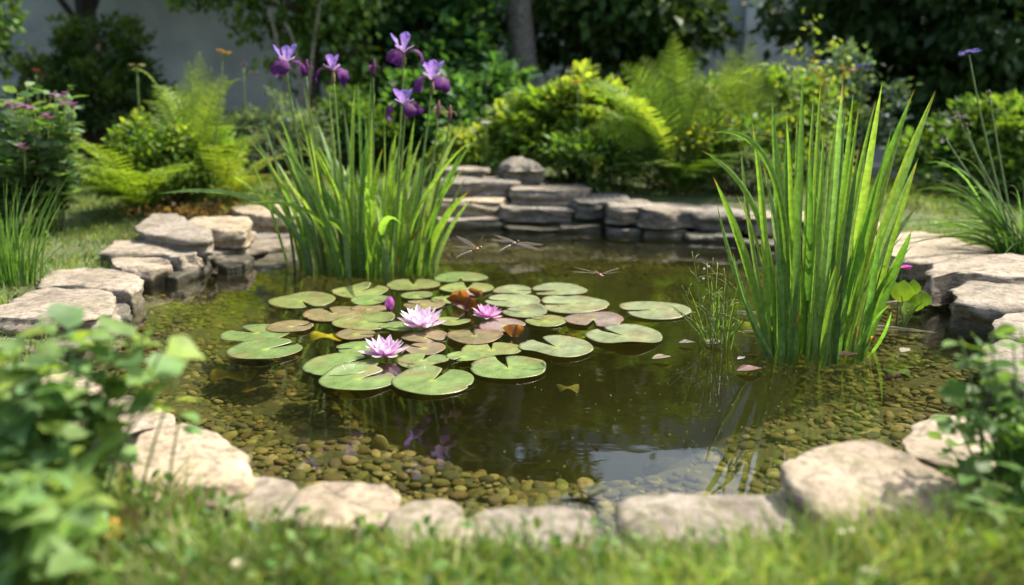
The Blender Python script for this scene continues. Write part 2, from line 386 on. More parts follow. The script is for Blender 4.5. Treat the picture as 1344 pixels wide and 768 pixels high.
# ------------------------------------------------------------------ stones
def stone(px, z, zb, seed, label, mat='stone', dome=0.0, rough=1.0, name='coping_stone', group='stones edging the pond', sp=.0, world=None, tiltv=(0, 0)):
    P = np.array([at(x, y, z)[:2] for x, y in px]) if world is None else np.array(world)
    c = P.mean(0); nn = 132
    Q = smooth_closed(P, nn, 1)
    size = math.sqrt(max(1e-4, np.ptp(P[:, 0])*np.ptp(P[:, 1])))
    th = z-zb; e = min(.009, th*.15)
    prof = [(.0, 0)]+[(q, 0) for q in (.16, .32, .46, .58, .69, .78, .86, .92, .96)]+[(.988, -e*.2), (1.0, -e), (1.006, -e*2.2)]+[(1.008, -e*2.2-(th-e*2.2)*q) for q in (.08, .17, .26, .35, .44, .53, .62, .71, .8, .9)]+[(.97, -th*.98), (.8, -th)]
    V = []; N = noise.noise
    for s, dz in prof[1:]:
        for q in Q:
            p = c+(q-c)*s; x, y, zz = p[0], p[1], z+dz
            if dome: zz -= dome*th*s**2.2*(1 if dz > -e*3 else max(0, 1+dz/th))
            zz += tiltv[0]*(x-c[0])+tiltv[1]*(y-c[1])
            nf = noise.fractal(Vector((x*9+seed*3.1, y*9, zz*9)), .9, 2.1, 5)
            nb = N(Vector((x*3+seed, y*3, seed)))
            if dz >= -e*1.2:
                st = N(Vector((x*4+seed*7, y*7, 1.3)))*3+N(Vector((x*15, y*15, seed)))*.35
                fl = math.floor(st); fr = min(1, (st-fl)*5); lvl = (fl+fr)/3
                zz += rough*(.0035*nf + .007*nb + .011*lvl)*min(1, size*3.5)
                zz -= rough*.006*max(0, s-.86)/.14*(.5+N(Vector((x*11, y*11, seed+5))))*min(1, size*3)
            rr = q-c; ln = np.linalg.norm(rr)+1e-9; rr = rr/ln
            amp = rough*min(.034, size*.09)*min(1, s**3)
            hh = (z+dz)*34+N(Vector((x*4, y*4, seed)))*1.6; lid = math.floor(hh); lf = min(1, (hh-lid)*4)
            c0_, c1_ = N(Vector((lid*5.3+seed, x*2.2, y*2.2))), N(Vector(((lid-1)*5.3+seed, x*2.2, y*2.2)))
            lay = c1_*(1-lf)+c0_*lf
            rg = 1-abs(N(Vector((x*8+seed, y*8, dz*10))))*2
            k = (noise.fractal(Vector((x*12+seed, y*12, dz*14)), .8, 2.2, 4)*.4+N(Vector((x*4.5+seed, y*4.5, 2+dz*8)))*.3+rg*.35-.2+(lay*1.1 if dz < -e*.5 else 0))*amp
            V.append((x+rr[0]*k, y+rr[1]*k, zz))
    V = np.array(V); r = len(prof)-1
    cen = np.array([[c[0], c[1], V[:nn, 2].mean()]]); bot = np.array([[c[0], c[1], zb]])
    i = np.arange(nn); fq = [np.stack([k*nn+i, (k+1)*nn+i, (k+1)*nn+(i+1) % nn, k*nn+(i+1) % nn], 1) for k in range(r-1)]
    t1 = np.stack([np.full(nn, r*nn), i, (i+1) % nn], 1); t2 = np.stack([np.full(nn, r*nn+1), (r-1)*nn+(i+1) % nn, (r-1)*nn+i], 1)
    mb = MB(); mb.add(np.vstack([V, cen, bot]), [np.vstack(fq), np.vstack([t1, t2])], (.4, .36, .3))
    o = mb.build(name, M[mat], loc=(c[0], c[1], zb)); return tag(o, label, 'stone', group)
def box(x0, x1, y0, y1, seed):
    r = random.Random(seed); w, h = x1-x0, y1-y0
    return [(x0+w*r.uniform(0, .05), y0+h*r.uniform(.3, .55)), (x0+w*r.uniform(.1, .2), y0+h*r.uniform(0, .15)), (x0+w*.5, y0+h*r.uniform(-.05, .1)),
            (x1-w*r.uniform(.08, .2), y0+h*r.uniform(0, .15)), (x1, y0+h*r.uniform(.35, .6)), (x1-w*r.uniform(.02, .1), y1-h*r.uniform(.05, .2)),
            (x0+w*r.uniform(.4, .6), y1+h*r.uniform(-.05, .08)), (x0+w*r.uniform(.04, .12), y1-h*r.uniform(.05, .25))]
# left bank
stone([(-60,408),(0,401),(28,384),(75,376),(125,377),(146,384),(152,396),(146,408),(110,414),(55,420),(0,418),(-60,425)], 0.09, -.02, 1, 'largest pale limestone block at the far left of the pond, dark under its front edge')
stone([(-10,432),(30,428),(90,428),(112,432),(119,440),(110,452),(40,458),(-10,455)], 0.04, -.06, 2, 'low pale slab before the big left block, half behind green leaves')
stone([(48,366),(72,352),(110,351),(150,354),(180,360),(186,370),(172,380),(140,378),(95,373),(50,374)], 0.085, -.06, 3, 'rounded beige slab with a bright blunt right end, just behind the biggest left block')
stone([(146,340),(166,332),(215,331),(226,340),(218,350),(196,354),(158,352),(146,348)], 0.08, -.06, 4, 'small beige block with a lined top and a split right face on the left bank')
stone([(134,328),(150,317),(200,315),(250,314),(262,322),(262,332),(236,338),(212,331),(150,333)], 0.105, 0.03, 5, 'grey pitted slab tucked under the raised stone on the left bank', 'stone')
stone([(177,296),(200,283),(230,282),(250,292),(276,302),(274,312),(240,312),(200,306),(180,302)], 0.165, 0.085, 6, 'raised brown stone with a dark front face and a peaked top on the left bank', tiltv=(0, .03))
stone([(244,290),(262,282),(300,282),(324,286),(331,293),(322,303),(285,303),(258,298)], 0.155, 0.06, 7, 'beige stone leaning beside the raised brown one, with a notch of shade on its front')
stone([(300,272),(326,265),(372,268),(410,271),(412,280),(380,284),(345,284),(316,280)], 0.15, 0.05, 8, 'pale stone half hidden behind the left of the iris leaves')
stone([(262,333),(290,322),(330,314),(372,309),(392,314),(370,323),(320,330),(285,338)], .035, -.08, 9, 'thin pale flat slab lying just above the water beside the iris', rough=.6)
stone([(214,352),(240,342),(262,338),(276,343),(262,352),(232,362),(216,362)], .04, -.08, 10, 'small wet grey rock at the water below the lined block', 'wet_stone', name='wet_rock', group='wet rocks along the water line')
stone([(286,344),(305,334),(324,332),(332,338),(318,346),(296,350)], .03, -.08, 11, 'knobbly wet rock in the shallows left of the iris', 'wet_stone', name='wet_rock', group='wet rocks along the water line')
stone([(330,346),(352,334),(390,328),(402,334),(372,346),(345,352)], .015, -.1, 12, 'flat wet brown rock right at the foot of the iris leaves', 'wet_stone', name='wet_rock', group='wet rocks along the water line')
stone([(148,400),(160,396),(172,402),(170,412),(156,414),(147,408)], .03, -.08, 13, 'little grey rock in the gap beside the biggest left block', 'grey_stone', name='wet_rock', group='wet rocks along the water line')
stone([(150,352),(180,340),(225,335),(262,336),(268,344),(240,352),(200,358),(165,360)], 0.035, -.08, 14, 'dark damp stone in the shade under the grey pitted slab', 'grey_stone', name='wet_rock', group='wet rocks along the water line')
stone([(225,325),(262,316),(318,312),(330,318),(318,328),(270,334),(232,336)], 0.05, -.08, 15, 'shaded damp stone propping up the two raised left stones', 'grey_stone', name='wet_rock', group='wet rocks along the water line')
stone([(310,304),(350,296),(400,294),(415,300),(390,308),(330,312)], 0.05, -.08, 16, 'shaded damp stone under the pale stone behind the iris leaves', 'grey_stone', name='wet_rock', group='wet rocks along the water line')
# back wall of stacked slabs
G = 'grey_stone'
def bstone(x0, x1, yf, d, dep, th, seed, label, mat='grey_stone', slant=0.0, **kw):
    r = random.Random(seed); k = (d*CP+.2)/F; X0, X1 = (x0-672)*k, (x1-672)*k; w = X1-X0; z = H+d*math.tan(math.atan((384-yf)/F)-PITCH)
    sh = [(0, .35), (.04, .06), (.3, -.03), (.62, .02), (.93, .04), (1.0, .3), (1.01, .7), (.9, .95), (.55, 1.04), (.2, .97), (.02, .75)]
    W_ = [(X0+w*(a+r.uniform(-.035, .035)), d+dep*(b+r.uniform(-.09, .09))+slant*a) for a, b in sh]
    return stone(None, z, z-th, seed, label, mat, world=W_, **kw)
WR = dict(name='wet_rock', group='wet rocks along the water line')
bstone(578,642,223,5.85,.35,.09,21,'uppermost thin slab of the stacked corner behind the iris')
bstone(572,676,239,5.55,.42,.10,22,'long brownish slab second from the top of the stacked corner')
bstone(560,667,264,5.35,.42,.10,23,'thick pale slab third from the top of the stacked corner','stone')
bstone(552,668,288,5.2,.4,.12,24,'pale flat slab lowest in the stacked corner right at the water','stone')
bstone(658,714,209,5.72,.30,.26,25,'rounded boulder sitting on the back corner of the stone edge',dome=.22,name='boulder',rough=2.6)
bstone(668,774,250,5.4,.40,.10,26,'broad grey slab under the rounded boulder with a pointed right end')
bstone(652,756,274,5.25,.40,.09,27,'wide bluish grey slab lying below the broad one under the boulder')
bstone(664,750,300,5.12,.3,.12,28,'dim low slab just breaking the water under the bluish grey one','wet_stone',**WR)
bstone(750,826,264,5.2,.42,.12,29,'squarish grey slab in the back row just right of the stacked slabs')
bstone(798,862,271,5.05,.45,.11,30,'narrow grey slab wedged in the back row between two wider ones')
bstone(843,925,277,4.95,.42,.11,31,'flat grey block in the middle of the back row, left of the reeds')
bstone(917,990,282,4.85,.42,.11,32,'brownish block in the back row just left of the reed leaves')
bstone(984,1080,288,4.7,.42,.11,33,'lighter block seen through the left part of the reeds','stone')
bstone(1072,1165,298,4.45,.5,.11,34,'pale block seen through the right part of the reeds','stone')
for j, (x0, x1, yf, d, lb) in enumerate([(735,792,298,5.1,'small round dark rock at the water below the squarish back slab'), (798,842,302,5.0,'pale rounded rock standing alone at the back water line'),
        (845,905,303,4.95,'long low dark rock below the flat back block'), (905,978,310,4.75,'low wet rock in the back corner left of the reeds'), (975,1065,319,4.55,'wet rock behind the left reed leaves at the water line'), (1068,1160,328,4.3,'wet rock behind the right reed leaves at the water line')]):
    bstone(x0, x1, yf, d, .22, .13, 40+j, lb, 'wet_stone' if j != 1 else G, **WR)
# right bank
stone([(1140,318),(1160,306),(1200,303),(1245,309),(1300,326),(1296,336),(1240,340),(1200,341),(1150,332)], 0.095, -.03, 51, 'wide beige slab on the right bank beside the reeds', 'stone')
stone([(1218,352),(1240,340),(1290,334),(1350,336),(1420,345),(1420,368),(1350,366),(1290,362),(1250,360),(1222,366)], 0.135, 0.02, 52, 'grey textured slab on the right bank with a rounded nose over the water', 'stone')
stone([(1250,384),(1258,372),(1300,368),(1360,369),(1440,372),(1440,397),(1370,399),(1318,402),(1290,398),(1254,393)], 0.11, -0.03, 53, 'heavy grey block with a squared dark left face overhanging the right shallows', 'stone')
stone([(1303,424),(1320,412),(1350,408),(1440,410),(1440,446),(1340,440),(1308,433)], 0.11, -.07, 54, 'grey block cut off by the right edge, below the heavy overhanging block', 'stone')
stone([(1295,452),(1330,440),(1440,446),(1440,500),(1340,500),(1300,480)], 0.09, -.07, 55, 'pale stone behind the leaves at the right edge, nearest the small leafy sprig', 'stone')
stone([(1180,580),(1200,556),(1226,544),(1270,545),(1330,560),(1340,610),(1290,622),(1240,612),(1196,600)], .10, -.05, 56, 'pale stone partly behind the leafy plant at the lower right', 'stone')
# near side
stone([(1020,616),(1046,598),(1084,586),(1118,582),(1150,586),(1190,598),(1240,618),(1282,640),(1286,664),(1230,672),(1170,664),(1120,676),(1080,660),(1046,640)], 0.125, -.02, 57, 'big pale boulder-like slab with a dark left face at the lower right of the pond', 'stone', tiltv=(-.02, .06))
stone([(810,662),(830,652),(880,648),(940,650),(1010,650),(1050,660),(1062,680),(1050,704),(960,712),(870,712),(816,690)], .075, -.07, 58, 'long flat pale stone in the grass left of the big lower right slab', 'stone')
stone([(612,680),(630,668),(680,664),(730,664),(770,670),(784,690),(780,716),(700,724),(620,716)], .07, -.07, 59, 'low pale stone in the grass at the near middle of the pond edge', 'stone')
stone([(503,690),(515,668),(540,657),(580,656),(608,668),(622,690),(618,716),(560,724),(506,716)], .085, -.07, 60, 'chunky white stone between two lower ones at the near edge', 'stone')
stone([(380,646),(400,636),(450,632),(505,638),(526,650),(526,676),(460,694),(390,684)], .08, -.07, 61, 'flat pale stone left of the chunky white one at the near edge', 'stone')
stone([(292,640),(310,628),(350,626),(384,634),(396,650),(392,680),(340,690),(296,670)], .08, -.07, 62, 'small pale stone in the grass between two larger near left ones', 'stone')
stone([(163,594),(184,568),(215,557),(250,556),(284,568),(312,586),(328,606),(326,626),(285,640),(230,640),(180,625)], .11, -.05, 63, 'large rough pale stone at the lower left, right of the leafy plant', 'stone')
stone([(120,540),(140,522),(170,516),(200,530),(226,548),(228,560),(190,566),(150,575),(120,570)], .09, -.06, 64, 'rough pale stone half covered by the lower left leafy plant', 'stone')
stone([(20,520),(50,495),(95,485),(130,500),(130,530),(90,550),(40,550)], .10, -.05, 65, 'pale stone hidden in the leaves between the left blocks and the lower left stones', 'stone')
stone([(168,645),(180,636),(205,636),(212,650),(200,664),(174,660)], .10, .02, 66, 'little pale stone in the grass below the large rough lower left stone', 'stone')
# sunken stones
def sunk(px, py, w, h, lb, seed):
    zc = -.2; c = at(px, py, zc); dep = c[1]*CP-(zc-H)*SP; ww = w*dep/F/2; hh = ww*.62; c[2] = float(bed_z(c[None, :2])[0])+.02
    a = np.linspace(0, 2*math.pi, 12, endpoint=False)
    Wd = [(c[0]+ww*math.cos(t)*(1+.08*math.sin(3*t+seed)), c[1]+hh*math.sin(t)*(1+.1*math.cos(2*t+seed))) for t in a]
    stone(None, c[2]+.022, c[2]-.03, seed, lb, 'sunk', dome=.5, world=Wd, name='sunken_stone', group='stones lying on the pond bottom', rough=.5)
M['sunk'] = plain('algae_stone', .8, .2, 14, .6, 1.3, .4, .006)
for q in [(712,590,54,20,'oval brown stone alone on the muddy bottom in the middle of the pond'), (636,577,46,16,'dim round stone under water left of the oval brown one'), (770,560,60,14,'faint flat stone deeper under water behind the oval brown one'),
          (500,622,24,12,'small oval stone on the bottom near the near left edge'), (880,540,70,16,'faint broad stone under water right of the pond centre')]:
    sunk(*q[:4], q[4], 70+int(q[0]) % 23)
for o in bpy.data.objects:
    if o.name.startswith('sunken_stone'):
        d = o.data.color_attributes['col'].data; k = len(d); d.foreach_set('color', np.tile(np.array([.2, .165, .07, 1], np.float32), k))

# ------------------------------------------------------------------ leaf building blocks
def bez_blades(mb, P0, P1, P2, width, c0, c1, nseg=7, fold=.25, prof='sword', twist=None, ctip=None):
    """leaves along quadratic curves, two half-blades folded along the midrib"""
    n = len(P0); t = np.linspace(0, 1, nseg+1)[None, :, None]
    P = (1-t)**2*P0[:, None]+2*t*(1-t)*P1[:, None]+t*t*P2[:, None]
    T = np.gradient(P, axis=1); T /= np.linalg.norm(T, axis=2)[..., None]+1e-9
    a = U(0, 2*np.pi, n) if twist is None else twist
    ref = np.stack([np.cos(a), np.sin(a), 0*a+.05], 1)[:, None]
    s = np.cross(T, np.broadcast_to(ref, T.shape)); s /= np.linalg.norm(s, axis=2)[..., None]+1e-9
    nn = np.cross(s, T); tt = np.linspace(0, 1, nseg+1)
    w = {'sword': (.72+.5*tt)*np.clip(1-tt**3.2, 0, 1)*.95, 'grass': 1-tt**1.6, 'lance': np.sin(np.pi*np.clip(tt*.97+.03, 0, 1))**.8,
         'thin': 1-.6*tt}[prof]
    w = w[None, :, None]*np.asarray(width).reshape(-1, 1, 1)*.5
    if fold is None:
        V = np.stack([P-s*w, P+s*w], 2); k = 2
    else:
        V = np.stack([P-s*w, P-nn*w*fold*2, P+s*w], 2); k = 3
    tc = tt[None, :, None]; C = c0[:, None]*(1-tc)+c1[:, None]*tc
    if ctip is not None:
        w_ = np.clip((tc-.93)/.07, 0, 1); has = ctip[:, :1][:, None] >= 0; C = np.where(has, C*(1-w_)+np.abs(ctip)[:, None]*w_, C)
    C = np.repeat(C[:, :, None], k, 2)
    r = (nseg+1)*k; base = (np.arange(n)*r)[:, None]
    idx = []
    for q in range(nseg):
        for h in range(k-1):
            idx.append(base+np.array([q*k+h, q*k+h+1, (q+1)*k+h+1, (q+1)*k+h]))
    mb.add(V.reshape(-1, 3), np.concatenate(idx), C.reshape(-1, 3))
def tube(mb, pts, r0, r1, col, n=6):
    pts = np.asarray(pts, float); m = len(pts); T = np.gradient(pts, axis=0); T /= np.linalg.norm(T, axis=1)[:, None]+1e-9
    ref = np.array([.31, .17, .93]) if abs(T[0, 2]) < .9 else np.array([1., .2, 0])
    s = np.cross(T, ref); s /= np.linalg.norm(s, axis=1)[:, None]; u = np.cross(s, T)
    rr = (np.linspace(r0, r1, m) if np.ndim(r0) == 0 else np.asarray(r0))[:, None, None]
    a = np.linspace(0, 2*np.pi, n, endpoint=False)[None, :, None]
    V = pts[:, None]+rr*(np.cos(a)*s[:, None]+np.sin(a)*u[:, None])
    i = np.arange(n); f = [np.stack([k*n+i, k*n+(i+1) % n, (k+1)*n+(i+1) % n, (k+1)*n+i], 1) for k in range(m-1)]
    e = [np.vstack(f), i[None, ::-1], ((m-1)*n+i)[None]]
    mb.add(V.reshape(-1, 3), e, col)
def bez(p0, p1, p2, n=8):
    t = np.linspace(0, 1, n)[:, None]; p0, p1, p2 = map(np.asarray, (p0, p1, p2)); return (1-t)**2*p0+2*t*(1-t)*p1+t*t*p2

def leaf_tmpl(ws, fold=.25, curl=.15):
    """leaf lying along +y; ws = half-widths at equal steps; returns verts, faces"""
    k = len(ws)+1; V = [(0, 0, 0)]; 
    for j, w in enumerate(ws):
        y = (j+1)/k; z = -curl*y*y
        V += [(-w, y-.04*w, z+fold*w), (0, y, z), (w, y-.04*w, z+fold*w)]
    V.append((0, 1, -curl)); tri = [(0, 2, 1), (0, 3, 2)]; qd = []
    for j in range(len(ws)-1):
        b = 1+3*j; qd += [(b, b+1, b+4, b+3), (b+1, b+2, b+5, b+4)]
    b = 1+3*(len(ws)-1); l = len(V)-1; tri += [(b, b+1, l), (b+1, b+2, l)]
    return np.array(V, float), [np.array(tri)]+([np.array(qd)] if qd else [])
L_SM = leaf_tmpl([.30]); L_OV = leaf_tmpl([.24, .30, .2]); L_RD = leaf_tmpl([.36, .5, .5, .34], .2, .2); L_LN = leaf_tmpl([.10, .13, .08]); L_HT = leaf_tmpl([.42, .50, .44, .26, .12], .22, .3)
L_HT[0][1] = (-.4, -.02, .06); L_HT[0][3] = (.4, -.02, .06)

def bush(mb, st, base, r, h, nclump, nleaf, size, cols, tm=L_SM, spread=.12, shell=.62, upb=.8, stemcol=(.09, .07, .04), stems=True, zlo=.1, sizevar=.35, outp=None):
    """foliage held in clumps around twig ends over an ellipsoid"""
    base = np.asarray(base, float); r = np.asarray(r, float)
    d = rnd_dirs(nclump); d[:, 2] = np.abs(d[:, 2])*1.0-zlo*U(size=nclump); rr = U(shell, 1.0, nclump)**.7
    bump = 1+.16*np.sin(d[:, 0]*5+base[0]*3)*np.cos(d[:, 2]*6+base[1])+U(-.1, .12, nclump)
    C = base+np.array([0, 0, h*.32])+d*np.stack([rr*bump*r[0], rr*bump*r[1], rr*bump*h*.68], 1)
    if stems:
        for c in C[::max(1, nclump//70)]:
            m = base+(c-base)*.5+np.array([0, 0, .08*h]); q = bez(base+np.array([U(-.12, .12)*r[0], U(-.12, .12)*r[1], -.05]), m, c, 6)
            tube(st, q, max(.003, h*.007), .0015, stemcol, 5)
    ids = np.repeat(np.arange(nclump), nleaf); n = len(ids)
    cl_sp = spread*U(.6, 1.3, nclump)
    off = rnd_dirs(n)*(U(size=(n, 1))**.6)*cl_sp[ids][:, None]; off[:, 2] *= .75
    P = C[ids]+off
    ctr = base+np.array([0, 0, h*.3]); o = (P-ctr)/np.array([r[0], r[1], h*.6]); o /= np.linalg.norm(o, axis=1)[:, None]
    fwd = o*.7+off/(np.linalg.norm(off, axis=1)[:, None]+1e-6)*.5+N_(size=(n, 3))*.45+np.array([0, 0, .1])
    up = np.tile([0, 0, upb], (n, 1))+o*.5+N_(size=(n, 3))*.4
    cc = pick(cols, nclump)*(1+U(-.18, .18, (nclump, 1)))
    col = jitter(cc[ids], n, .22, .1)
    scatter(mb, tm[0], tm[1], P, fwd, up, size*U(1-sizevar, 1+sizevar, n), col)
    return C
def make_bush(name, label, cat, base, r, h, group=None, leafmat_='leaf', partname='foliage', **kw):
    t = thing(name, tuple(base), label, cat, group); mb, st = MB(), MB()
    C = bush(mb, st, base, r, h, **kw); mb.build(partname, M[leafmat_], t)
    if st.n: st.build('stem', M['stem'], t)
    return t, C
def gz(x, y): return float(ground_z(np.array([[x, y]]))[0])
def gat(px, y):                              # ground point under pixel column px at distance y
    x = 0.0
    for _ in range(4):
        z = gz(x, y); dep = y*CP-(z-H)*SP; x = (px-672)/F*dep
    return np.array([x, y, gz(x, y)])
def hz(py, y): return H+y*math.tan(math.atan((384-py)/F)-PITCH)
def wpx(px, y): return px/F*(y*CP+.1)

# ------------------------------------------------------------------ house wall, path
mb = MB()
def boxm(mb, x0, x1, y0, y1, z0, z1, col, bev=0):
    v = np.array([(x, y, z) for x in (x0, x1) for y in (y0, y1) for z in (z0, z1)])
    mb.add(v, np.array([(0, 1, 3, 2), (4, 6, 7, 5), (0, 4, 5, 1), (2, 3, 7, 6), (0, 2, 6, 4), (1, 5, 7, 3)]), col)
M['plaster'] = plain('plaster', .9, .15, 1.3, .7, 1.2, .25, .004)
ht = thing('house_wall', (0, 12.6, .1), 'shaded blue-grey rendered house wall behind the trees', 'wall')
boxm(mb, -1.6, 3.32, 12.6, 13.0, .1, 4.7, (.36, .38, .41)); boxm(mb, -14, -1.6, 12.6, 13.0, .1, 5.6, (.36, .38, .41)); mb.build('wall', M['plaster'], ht, smooth=False)
mb = MB(); boxm(mb, 3.325, 9, 12.45, 13.0, .1, 4.7, (.41, .43, .45)); mb.build('wall_panel', M['plaster'], ht, smooth=False)
mb = MB(); boxm(mb, -12, 9, 12.4, 12.598, .1, .32, (.2, .2, .2)); mb.build('plinth', M['plaster'], ht, smooth=False)
# low stone step seen between the reeds and the right bush
a0 = gat(1130, 7.6); b0 = gat(1215, 7.6)
t = thing('garden_step', (a0[0], 7.7, a0[2]), 'low blue-grey stone step on the lawn behind the reeds', 'step')
mb = MB(); boxm(mb, a0[0]-.2, b0[0]+.1, 7.4, 8.2, .1, .22, (.30, .30, .30)); mb.build('tread', M['plaster'], t, smooth=False)
mb = MB(); boxm(mb, a0[0]-.25, b0[0]+.15, 8.2, 8.9, .1, .36, (.28, .28, .28)); mb.build('riser', M['plaster'], t, smooth=False)

# ------------------------------------------------------------------ trees
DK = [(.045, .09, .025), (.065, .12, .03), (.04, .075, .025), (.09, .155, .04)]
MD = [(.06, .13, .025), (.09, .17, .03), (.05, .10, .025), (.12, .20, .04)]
def tree(label, base, tips, th, cr, ch, cz, ncl, nl, size, cols, name='broadleaf_tree', tr=.12, barkc=(.12, .10, .08), lean=(0, 0), spread=.34, group='trees and tall shrubs along the back of the garden'):
    base = np.asarray(base, float); t = thing(name, tuple(base), label, 'tree', group); mb, st = MB(), MB()
    top = base+np.array([lean[0]*.25, lean[1]*.25, th])
    tube(st, bez(base-[0, 0, .1], (base+top)/2+np.array([.05, .03, 0]), top, 10), tr, tr*.6, barkc, 12)
    cb = base+np.array([lean[0], lean[1], cz])
    d = rnd_dirs(ncl); rr = U(.45, 1, ncl)**.6
    bump = 1+.2*np.sin(d[:, 0]*4+base[0])*np.cos(d[:, 2]*5)+U(-.12, .12, ncl)
    C = cb+d*np.stack([rr*bump*cr[0], rr*bump*cr[1], rr*bump*ch], 1)
    for c in C[::max(1, ncl//36)]:
        s0 = base+(top-base)*U(.45, 1.0); tube(st, bez(s0, (s0+c)/2+np.array([0, 0, .12*ch]), c, 7), tr*.34, .008, barkc, 6)
    ids = np.repeat(np.arange(ncl), nl); n = len(ids); off = rnd_dirs(n)*(U(size=(n, 1))**.5)*spread*U(.7, 1.3, ncl)[ids][:, None]; off[:, 2] *= .6
    P = C[ids]+off; o = P-cb; o /= np.linalg.norm(o, axis=1)[:, None]
    P = P[P[:, 2] > .15]; o = o[:len(P)]; ids = ids[:len(P)]; n = len(P)
    fwd = o*.5+N_(size=(n, 3))*.6-np.array([0, 0, .15]); up = np.tile([0, 0, .9], (n, 1))+N_(size=(n, 3))*.5
    cc = pick(cols, ncl)*(1+U(-.2, .2, (ncl, 1)))
    scatter(mb, L_SM[0], L_SM[1], P, fwd, up, size*U(.6, 1.4, n), jitter(cc[ids], n, .25, .1))
    st.build('trunk', M['bark'], t); mb.build('crown', M['crown'], t); return t
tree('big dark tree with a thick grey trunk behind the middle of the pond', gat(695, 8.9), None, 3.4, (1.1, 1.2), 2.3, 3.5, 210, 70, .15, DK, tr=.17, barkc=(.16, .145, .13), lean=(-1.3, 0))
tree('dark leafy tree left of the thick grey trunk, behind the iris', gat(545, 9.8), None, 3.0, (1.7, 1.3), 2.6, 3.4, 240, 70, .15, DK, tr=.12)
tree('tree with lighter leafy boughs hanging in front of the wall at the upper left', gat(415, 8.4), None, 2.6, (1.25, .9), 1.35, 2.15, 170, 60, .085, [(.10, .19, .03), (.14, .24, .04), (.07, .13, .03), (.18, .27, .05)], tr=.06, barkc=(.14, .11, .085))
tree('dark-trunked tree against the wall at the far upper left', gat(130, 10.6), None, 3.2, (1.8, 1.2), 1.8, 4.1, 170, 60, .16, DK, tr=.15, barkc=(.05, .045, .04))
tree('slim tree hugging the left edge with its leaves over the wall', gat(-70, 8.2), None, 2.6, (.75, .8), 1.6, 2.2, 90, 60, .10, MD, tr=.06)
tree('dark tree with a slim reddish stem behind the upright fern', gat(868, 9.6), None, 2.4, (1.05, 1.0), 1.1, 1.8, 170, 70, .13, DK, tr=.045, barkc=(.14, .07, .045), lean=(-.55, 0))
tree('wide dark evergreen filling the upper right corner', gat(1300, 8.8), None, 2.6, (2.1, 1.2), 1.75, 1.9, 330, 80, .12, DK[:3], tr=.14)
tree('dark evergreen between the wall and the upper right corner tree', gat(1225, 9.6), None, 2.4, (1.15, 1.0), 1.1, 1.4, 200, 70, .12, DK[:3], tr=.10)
tree('tree standing well right of the frame whose leaves reach the right edge', (7.2, 9.4, .15), None, 3, (2.0, 1.6), 2.4, 2.7, 200, 60, .15, DK, tr=.14) if False else None

# ------------------------------------------------------------------ shrubs and perennials behind the pond
YG = [(.16, .26, .045), (.21, .31, .05), (.12, .21, .035), (.26, .34, .07)]
GR = [(.07, .15, .03), (.10, .19, .035), (.13, .22, .045), (.055, .11, .028)]
SG = [(.13, .19, .12), (.17, .22, .15), (.09, .15, .09)]
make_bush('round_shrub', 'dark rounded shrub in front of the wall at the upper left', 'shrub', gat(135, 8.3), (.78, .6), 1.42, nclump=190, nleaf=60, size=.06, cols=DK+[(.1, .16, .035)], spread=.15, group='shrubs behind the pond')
make_bush('leafy_shrub', 'mid green broad-leaved shrub left of the thick grey trunk', 'shrub', gat(612, 7.6), (.74, .5), .88, nclump=120, nleaf=36, size=.10, cols=[(.07, .16, .06), (.05, .12, .04), (.09, .2, .06)], tm=L_OV, spread=.16, group='shrubs behind the pond')
make_bush('leafy_shrub', 'taller dim green shrub behind the broad-leaved one, under the dark trees', 'shrub', gat(575, 8.6), (.6, .5), 1.75, nclump=120, nleaf=36, size=.11, cols=[(.05, .13, .045), (.04, .10, .035)], tm=L_OV, spread=.18, group='shrubs behind the pond')
make_bush('golden_shrub', 'bright yellow-green rounded shrub right of the boulder', 'shrub', gat(755, 6.5), (.55, .42), .76, nclump=150, nleaf=34, size=.075, cols=YG, tm=L_OV, spread=.11, group='shrubs behind the pond')
make_bush('ground_cover_shrub', 'low yellow-green mound just behind the stacked slabs', 'shrub', gat(622, 6.5), (.36, .28), .42, nclump=70, nleaf=30, size=.055, cols=YG+[(.3, .34, .09)], tm=L_OV, spread=.08, group='shrubs behind the pond')
make_bush('leafy_shrub', 'mixed green shrub under the upright fern with small yellowish leaves', 'shrub', gat(895, 5.95), (.95, .36), .52, nclump=230, nleaf=36, size=.05, cols=GR+[(.2, .24, .05)], tm=L_SM, spread=.12, group='shrubs behind the pond')
make_bush('leafy_shrub', 'bright shrub right of the upright fern, below the pale wall', 'shrub', gat(1000, 6.9), (.72, .42), .84, nclump=170, nleaf=36, size=.06, cols=YG[:3]+GR[:3], tm=L_OV, spread=.12, group='shrubs behind the pond')
make_bush('grey_mound', 'soft grey-green mound behind the back stones, left of the reeds', 'shrub', gat(968, 5.65), (.34, .25), .33, nclump=90, nleaf=40, size=.028, cols=[(.12, .18, .08), (.15, .2, .11), (.09, .14, .06)], tm=L_LN, spread=.06, group='shrubs behind the pond')
make_bush('silver_mound', 'pale silvery perennial behind the left half of the iris', 'perennial', gat(362, 7.0), (.46, .35), .62, nclump=120, nleaf=36, size=.055, cols=SG, tm=L_LN, spread=.1, group='shrubs behind the pond')
make_bush('leafy_shrub', 'soft dim green shrub between the iris flowers and the yellow mound', 'shrub', gat(470, 7.4), (.6, .4), .6, nclump=110, nleaf=36, size=.06, cols=MD, tm=L_OV, spread=.12, group='shrubs behind the pond')
make_bush('leafy_shrub', 'pale leafy clump with a white bloom above the rounded boulder', 'shrub', gat(668, 6.9), (.28, .25), .62, nclump=55, nleaf=30, size=.06, cols=[(.12, .2, .08), (.09, .17, .05)], tm=L_OV, spread=.1, group='shrubs behind the pond')
